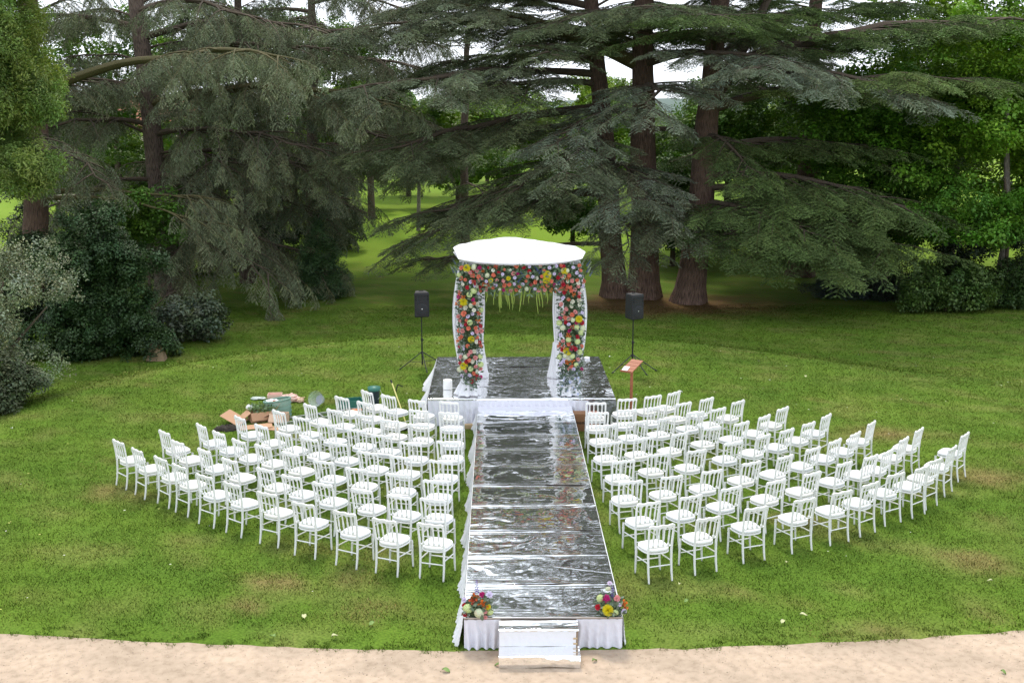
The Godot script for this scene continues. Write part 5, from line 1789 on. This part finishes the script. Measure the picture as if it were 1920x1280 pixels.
func clutter() -> void:
	rng.seed = 64
	var kraft := mat("cardboard", lin(0.46, 0.27, 0.16), 0.9)
	var kraft2 := mat("pale_cardboard", lin(0.62, 0.43, 0.3), 0.9)
	var green := mat("green_plastic", lin(0.03, 0.16, 0.12), 0.45)
	var paper := mat("pink_paper", lin(0.75, 0.5, 0.42), 0.9)
	var b: MB
	var t: Node3D
	# boxes by the stage
	t = carton("closed brown cardboard box with dark lettering at the front of the stage", Vector3(1.13, 0, -9.62), -3, 0.34, 0.37, 0.26, [999, 999, 999, 999], mat("brown_card", lin(0.25, 0.125, 0.06), 0.9))
	b = MB.new()
	b.box(Vector3(0, 0.374, 0.066), Vector3(0.335, 0.006, 0.13), 0.002)
	b.box(Vector3(0, 0.374, -0.067), Vector3(0.335, 0.006, 0.13), 0.002)
	obj("lid", b, M.brown_card, t, false)
	var tm := TextMesh.new()
	tm.text = "Bloom"
	var sf := SystemFont.new()
	sf.font_names = PackedStringArray(["Droid Sans"])
	sf.font_weight = 700
	tm.font = sf
	tm.font_size = 32
	tm.pixel_size = 0.0026
	tm.depth = 0.002
	tm.material = M.port_black
	inst("lettering", tm, t, Transform3D(Basis(), Vector3(0.0, 0.19, 0.1365)))
	t = carton("small pinkish carton standing behind the first lectern-side chairs at the stage", Vector3(1.43, 0, -9.5), 8, 0.2, 0.42, 0.14, [70, 999, 999, 999], mat("peach_card", lin(0.6, 0.28, 0.2), 0.9))
	# the heap on the left: opened cartons, a garden bag and scraps
	t = carton("open cardboard carton of cut greenery left of the garden bag", Vector3(-5.72, 0, -10.45), 24, 0.52, 0.22, 0.36, [62, 40, -50, 35], kraft)
	var gr := thing("cut_greenery", "tangle of trimmed green stems spilling from the open carton", "greenery", Vector3(-5.68, 0.18, -10.45))
	b = MB.new()
	for k in 60:
		var a := rr(0, TAU)
		var r := rr(0.05, 0.3)
		var p := Vector3(cos(a) * r, rr(0.0, 0.1), sin(a) * r * 0.6)
		b.tube([p, p + Vector3(rr(-0.1, 0.1), rr(0.02, 0.1), rr(-0.1, 0.1)), p + Vector3(rr(-0.2, 0.2), rr(-0.04, 0.08), rr(-0.15, 0.15))], [0.004, 0.004, 0.002], 4, false)
	obj("stems", b, mat("stem_green", lin(0.16, 0.26, 0.06), 0.8), gr)
	spray_of_leaves(220, func() -> Vector3: return Vector3(rr(-0.28, 0.28), rr(0.0, 0.16), rr(-0.18, 0.18)), gr, Color(0.12, 0.22, 0.05))
	var of := thing("orange_flowers", "bunch of discarded orange flowers on the carton beside the garden bag", "flowers", Vector3(-5.42, 0.3, -10.55))
	for k in 9:
		flower(of, "freesia", Color(0.72, 0.2, 0.01), Vector3(rr(-0.13, 0.13), rr(0, 0.07), rr(-0.06, 0.06)), rr(0.1, 0.14), Vector3(rr(-1, 1), 1, rr(0, 1)))
	carton("pale opened carton with drooping flap right of the greenery", Vector3(-5.3, 0, -10.28), -12, 0.34, 0.2, 0.26, [55, 60, 999, 30], kraft2)
	plank("cardboard_sheet", "long flattened cardboard sheet leaning left of the cartons", "cardboard", Vector3(-6.26, 0.12, -10.2), Vector3(0.52, 0.008, 0.32), Vector3(14, -32, -20), kraft)
	plank("cardboard_sheet", "torn cardboard sheet lying flat in front of the cartons", "cardboard", Vector3(-5.75, 0.02, -9.85), Vector3(0.75, 0.008, 0.34), Vector3(0, 14, 2), kraft)
	plank("cardboard_sheet", "small brown cardboard piece on the grass below the pale carton", "cardboard", Vector3(-5.28, 0.014, -9.75), Vector3(0.36, 0.008, 0.28), Vector3(0, -20, 1), kraft)
	# dark lump of florist's foam and soil
	b = MB.new()
	b.grid(22, 10, func(u: float, v: float) -> Vector3:
		var a := -u * TAU
		var r := 0.2 * sin(v * PI * 0.5) * (1.0 + 0.5 * n1.get_noise_2d(cos(a) * 2.0, sin(a) * 2.0 + v))
		return Vector3(cos(a) * r * 1.3, 0.1 * cos(v * PI * 0.5) * (1.0 + 0.8 * n1.get_noise_2d(cos(a) * 3.0 + 4.0, v * 4.0)) + 0.0, sin(a) * r * 0.7))
	var o := obj("soil_heap", b, mat("dark_soil", lin(0.035, 0.028, 0.022), 0.95))
	o.position = Vector3(-6.3, 0.0, -9.68)
	tag(o, "dark heap of spent soil at the left end of the cartons", "soil")
	# the pop-up garden bag
	t = thing("garden_bag", "pale green pop-up garden waste bag full of packaging", "bag", Vector3(-5.42, 0, -10.72))
	var bagm := mat("bag_cloth", lin(0.19, 0.34, 0.27), 0.6)
	bagm.backlight_enabled = true
	bagm.backlight = Color(0.5, 0.5, 0.5)
	b = MB.new()
	b.grid(56, 14, func(u: float, v: float) -> Vector3:
		var a := -u * TAU
		var r := 0.3 * (1.0 + 0.03 * sin(v * 9.0 * PI) + 0.05 * n1.get_noise_2d(cos(a) * 2.0 + v * 2.0, sin(a) * 2.0) - 0.04 * v)
		return Vector3(cos(a) * r, 0.02 + 0.36 * v + 0.05 * v * sin(a + 1.0), sin(a) * r))
	obj("bag_wall", b, bagm, t)
	b = MB.new()
	var pts := []
	var rad := []
	for k in 33:
		var a := TAU * k / 32.0
		pts.append(Vector3(cos(a) * 0.292, 0.38 + 0.05 * sin(1.0 - a), -0.0 + sin(-a) * 0.292))
		rad.append(0.016)
	b.tube(pts, rad, 6, false)
	obj("hoop", b, bagm, t)
	b = MB.new()
	b.grid(20, 20, func(u: float, v: float) -> Vector3:
		var x := (u - 0.5) * 0.56
		var z := (v - 0.5) * 0.56
		var f := maxf(0.0, 1.0 - (x * x + z * z) / 0.08)
		return Vector3(x * 0.95, 0.27 + 0.08 * f * n1.get_noise_2d(x * 9.0, z * 9.0) + 0.03 * f, z * 0.95) if f > 0 else Vector3(x * 0.95, 0.25, z * 0.95) * Vector3(0.75, 1, 0.75))
	obj("filling", b, bagm, t)
	var crumple := func(called: String, label: String, at: Vector3, r: Vector3, m: Material, sd: float) -> void:
		var c := MB.new()
		c.grid(18, 10, func(u: float, v: float) -> Vector3:
			var a := -u * TAU
			var p := Vector3(cos(a) * sin(v * PI), cos(v * PI), sin(a) * sin(v * PI))
			return p * r * (1.0 + 0.55 * n1.get_noise_3d(p.x * 1.6 + sd, p.y * 1.6, p.z * 1.6)))
		var w := obj(called, c, m, self, false)
		w.position = at
		tag(w, label, "rubbish")
	crumple.call("plastic_wrap", "crumpled white plastic film in the mouth of the garden bag", Vector3(-5.5, 0.36, -10.62), Vector3(0.15, 0.05, 0.1), M.cushion, 1.0)
	crumple.call("plastic_wrap", "ball of clear white film on the corner of the open carton", Vector3(-5.98, 0.27, -10.5), Vector3(0.07, 0.06, 0.06), M.cushion, 2.0)
	crumple.call("wrapping_paper", "crumpled pink wrapping paper to the right of the garden bag", Vector3(-5.38, 0.09, -11.97), Vector3(0.2, 0.09, 0.14), paper, 3.0)
	crumple.call("wrapping_paper", "small scrap of pale paper beyond the pink wrapping", Vector3(-5.13, 0.05, -11.9), Vector3(0.09, 0.05, 0.08), kraft2, 4.0)
	crumple.call("plastic_wrap", "grey-green film lying left of the garden bag", Vector3(-6.15, 0.03, -12.17), Vector3(0.17, 0.03, 0.09), mat("grey_film", lin(0.4, 0.46, 0.42), 0.4), 5.0)
	carton("shallow pink carton tray lying behind the garden bag", Vector3(-5.8, 0.0, -12.35), 4, 0.32, 0.09, 0.24, [999, 999, 999, 999], paper)
	plank("wood_stake", "short pale wooden stake on the grass right of the pink paper", "stake", Vector3(-5.16, 0.02, -12.25), Vector3(0.17, 0.015, 0.035), Vector3(0, 12, 0), M.pale_wood)
	# clear plastic tub on its side
	t = thing("plastic_tub", "clear plastic tub lying on its side behind the outer chairs", "tub", Vector3(-4.66, 0.18, -11.5), -20)
	var clear := mat("clear_plastic", Color(0.85, 0.9, 0.92, 0.3), 0.12)
	clear.transparency = BaseMaterial3D.TRANSPARENCY_ALPHA
	b = MB.new()
	b.lathe([Vector2(0.11, -0.12), Vector2(0.17, 0.1), Vector2(0.185, 0.105), Vector2(0.185, 0.115)], 28, Transform3D(Basis(Vector3.RIGHT, 1.25), Vector3(0, 0, 0)))
	obj("tub_wall", b, clear, t)
	b = MB.new()
	b.lathe([Vector2(0.0, -0.121), Vector2(0.11, -0.12)], 28, Transform3D(Basis(Vector3.RIGHT, 1.25), Vector3(0, 0, 0)))
	obj("tub_base", b, mat("grey_plastic", lin(0.35, 0.37, 0.4), 0.5), t)
	# aluminium ladder on the grass
	t = thing("ladder", "aluminium ladder lying on the grass behind the left chair block", "ladder", Vector3(-4.2, 0.03, -10.78), 29)
	for s in [-1, 1]:
		b = MB.new()
		b.box(Vector3(0, 0, s * 0.17), Vector3(2.5, 0.06, 0.025), 0.003)
		obj("rail", b, M.alu, t, false)
	for k in 9:
		b = MB.new()
		b.box(Vector3(-1.12 + 0.28 * k, 0, 0), Vector3(0.03, 0.03, 0.32), 0.003)
		obj("rung", b, M.alu, t, false)
	# buckets and crate
	t = thing("bucket", "tall green bucket with wire handle behind the last left row", "bucket", Vector3(-3.38, 0, -11.5))
	b = MB.new()
	b.lathe([Vector2(0.0, 0.005), Vector2(0.1, 0.005), Vector2(0.13, 0.38), Vector2(0.125, 0.38), Vector2(0.098, 0.02), Vector2(0.0, 0.02)], 24)
	obj("bucket_wall", b, mat("dark_green_plastic", lin(0.02, 0.035, 0.05), 0.45), t)
	b = MB.new()
	b.lathe([Vector2(0.13, 0.385), Vector2(0.14, 0.385), Vector2(0.146, 0.46), Vector2(0.0, 0.475)], 24)
	obj("lid", b, green, t)
	b = MB.new()
	b.tube([Vector3(0.135, 0.4, 0), Vector3(0.19, 0.3, 0.08), Vector3(0.1, 0.22, 0.17)], [0.004, 0.004, 0.004], 5)
	obj("handle", b, M.alu, t)
	t = thing("plastic_crate", "green plastic crate on the grass left of the tall bucket", "crate", Vector3(-3.9, 0, -11.4), 14)
	for q in [[Vector3(0, 0.1, 0.17), Vector3(0.5, 0.2, 0.015)], [Vector3(0, 0.1, -0.17), Vector3(0.5, 0.2, 0.015)], [Vector3(0.25, 0.1, 0), Vector3(0.015, 0.2, 0.34)], [Vector3(-0.25, 0.1, 0), Vector3(0.015, 0.2, 0.34)], [Vector3(0, 0.015, 0), Vector3(0.48, 0.015, 0.32)]]:
		b = MB.new()
		b.box(q[0], q[1], 0.003)
		obj("side", b, green, t, false)
	plank("brick", "single orange brick in front of the green crate", "brick", Vector3(-3.72, 0.035, -11.02), Vector3(0.22, 0.07, 0.11), Vector3(0, 8, 0), mat("brick_orange", lin(0.6, 0.22, 0.1), 0.9))
	# broom propped on a chair
	t = thing("broom", "broom with pale yellow handle propped on a chair in the last left row", "broom", Vector3.ZERO)
	var p0 := Vector3(-2.61, 0.32, -9.9)
	var p1 := Vector3(-2.87, 0.8, -10.48)
	b = MB.new()
	b.tube([p0, p1], [0.0145, 0.0145], 8)
	obj("handle", b, mat("yellow_wood", lin(0.66, 0.6, 0.22), 0.6), t)
	b = MB.new()
	b.tube([p1, p1 + (p1 - p0).normalized() * 0.09], [0.018, 0.02], 8)
	obj("grip", b, M.black_plastic, t)
	b = MB.new()
	b.box(Vector3(-2.52, 0.05, -9.62), Vector3(0.28, 0.08, 0.07), 0.006, Basis(Vector3.UP, 0.4))
	obj("brush_head", b, M.black_plastic, t, false)
	b = MB.new()
	b.tube([Vector3(-2.5, 0.09, -9.64), p0], [0.0145, 0.0145], 8)
	obj("handle", b, M.yellow_wood, t)
	t = thing("bracket", "small black folded bracket lying on the lawn near the broom", "bracket", Vector3(-2.96, 0.0, -12.9), 20)
	b = MB.new()
	b.box(Vector3(-0.04, 0.08, 0), Vector3(0.022, 0.17, 0.025), 0.003, Basis(Vector3.BACK, -0.3))
	b.box(Vector3(0.05, 0.13, 0), Vector3(0.14, 0.02, 0.025), 0.003, Basis(Vector3.BACK, -0.5))
	obj("arm", b, M.black_plastic, t, false)
	# on the stage
	t = thing("paper_drum", "white cylindrical drum standing on the stage left of the canopy post", "drum", Vector3(-1.68, 0.595, -10.8))
	b = MB.new()
	b.lathe([Vector2(0.0, 0.0), Vector2(0.1, 0.0), Vector2(0.1, 0.2), Vector2(0.097, 0.202), Vector2(0.0, 0.204)], 28)
	obj("drum_wall", b, M.cushion, t)
	plank("green_box", "tiny pale green packet on the stage at the left post's foot", "packet", Vector3(-1.42, 0.612, -10.52), Vector3(0.08, 0.035, 0.05), Vector3(0, 10, 0), mat("mint", lin(0.25, 0.55, 0.42), 0.6))
	crumple.call("cloth_scrap", "white cloth scrap at the rear right corner of the stage", Vector3(1.62, 0.61, -13.75), Vector3(0.07, 0.03, 0.08), M.cloth, 6.0)
	plank("timber_block", "short timber block under the skirt hem left of the runway end", "timber", Vector3(-1.2, 0.05, -9.72), Vector3(0.22, 0.1, 0.1), Vector3(0, 10, 0), M.pale_wood)
	# the boundary stone by the rhododendron
	b = MB.new()
	var sh := [[Vector3(-0.3, -0.1, 0.22), Vector3(0.32, -0.1, 0.2), Vector3(0.3, -0.1, -0.25), Vector3(-0.28, -0.1, -0.22)], [Vector3(-0.14, 0.52, 0.1), Vector3(0.2, 0.5, 0.09), Vector3(0.16, 0.53, -0.13), Vector3(-0.12, 0.54, -0.12)]]
	for k in 4:
		b.quad(sh[0][k], sh[1][k], sh[1][(k + 1) % 4], sh[0][(k + 1) % 4])
	b.quad(sh[1][0], sh[1][3], sh[1][2], sh[1][1])
	var stone := mat("sandstone", lin(0.36, 0.255, 0.16), 0.95)
	stone.albedo_texture = M.sand.albedo_texture
	o = obj("stone", b, stone, self, false)
	o.position = on(-11.3, -21.3)
	tag(o, "pointed sandstone boundary stone in front of the yew", "stone")


func small_litter() -> void:
	rng.seed = 8
	# loose leaves blown on the lawn and the sand
	var spots := [[2.02, -1.2, 1, "greenish leaf on the lawn behind the first lectern-side chairs, the larger of two"], [2.02, -1.76, 0, "small pale leaf on the lawn just behind the first lectern-side chair"], [-3.16, -0.79, 0, "pale leaf on the lawn short of the path, left part"], [-2.23, -0.57, 1, "broad green leaf on the lawn near the path, left of the runway"], [-3.47, -0.23, 1, "green leaf at the very edge of the path, far left of the runway"], [-2.67, -0.23, 0, "pale leaf at the grass edge between two green leaves"], [3.52, -0.76, 0, "pale leaf on the lawn right of the runway, farther from the path"], [3.19, -0.56, 0, "pale leaf on the lawn right of the runway, closer to the path"], [-0.58, 0.52, 1, "dark green leaf cluster on the sand left of the steps"], [-1.2, 0.65, 1, "light green leaf flat on the sand left of the steps"], [0.62, 0.42, 1, "green leaf on the sand right of the steps"], [3.74, -2.51, 0, "pale leaf behind the middle chairs of the lectern side"], [3.77, -12.59, 2, "large white petal on the lawn beyond the lectern-side chairs"], [4.56, -12.53, 0, "pale leaf on the lawn beyond the lectern-side chairs"], [2.46, -16.35, 2, "white petal on the lawn behind the right loudspeaker"], [6.14, -13.7, 2, "white petal on the far right lawn, biggest there"], [7.13, -14.08, 0, "pale leaf on the far right lawn"], [-10.82, -9.71, 2, "white scrap of paper on the lawn below the dark low bush"], [5.53, 0.77, 1, "green leaf on the sand at the lower right"], [6.48, -1.82, 0, "dry leaf on the lawn at the right, near the path"]]
	for q in spots:
		var b := MB.new()
		var L := rr(0.035, 0.055)
		b.grid(6, 4, func(u: float, v: float) -> Vector3:
			var w := sin(PI * clampf(u * 0.94 + 0.03, 0, 1)) * (0.75 + 0.25 * absf(sin(u * 12.0)))
			return Vector3((u - 0.5) * 2.0 * L, 0.02 + 0.018 * absf(v - 0.5) * 2.0 + 0.012 * sin(u * 5.0), (v - 0.5) * 1.5 * L * w))
		var o := obj("fallen_leaf", b, [mat("pale_leaf", lin(0.55, 0.55, 0.3), 0.7), mat("green_leaf", lin(0.17, 0.27, 0.06), 0.6), M.cushion][q[2]])
		o.position = Vector3(q[0], hgt(q[0], q[1]) + (0.02 if q[1] < 0.1 else 0.0), q[1])
		o.rotation.y = rr(0, TAU)
		tag(o, q[3], "leaf" if q[2] < 2 else "scrap")
	# daisies and specks in the turf
	var b := MB.new()
	b.tinted = true
	for k in 6:
		var a := TAU * k / 6.0
		b.tri(Vector3.ZERO, Vector3(cos(a), 0.25, sin(a)), Vector3(cos(a + 0.8), 0.25, sin(a + 0.8)))
	var me := b.mesh(M.petal, true, true)
	var w := []
	var c := []
	for k in 620:
		var x := rr(-13, 16)
		var z := rr(-24, -0.6)
		if absf(x) < 2.2 or n1.get_noise_2d(x * 0.3 + 30.0, z * 0.3) < -0.02:
			continue
		var s := rr(0.008, 0.02)
		w.append(Transform3D(Basis(Vector3.UP, rr(0, TAU)).scaled(Vector3(s, s, s)), on(x, z, 0.04)))
		c.append(Color(0.75, 0.75, 0.6) if rng.randf() < 0.7 else Color(0.6, 0.6, 0.15))
	var d := many("daisies", me, w, self, c)
	tag(d, "tiny white daisies and fallen specks scattered through the lawn", "daisies")
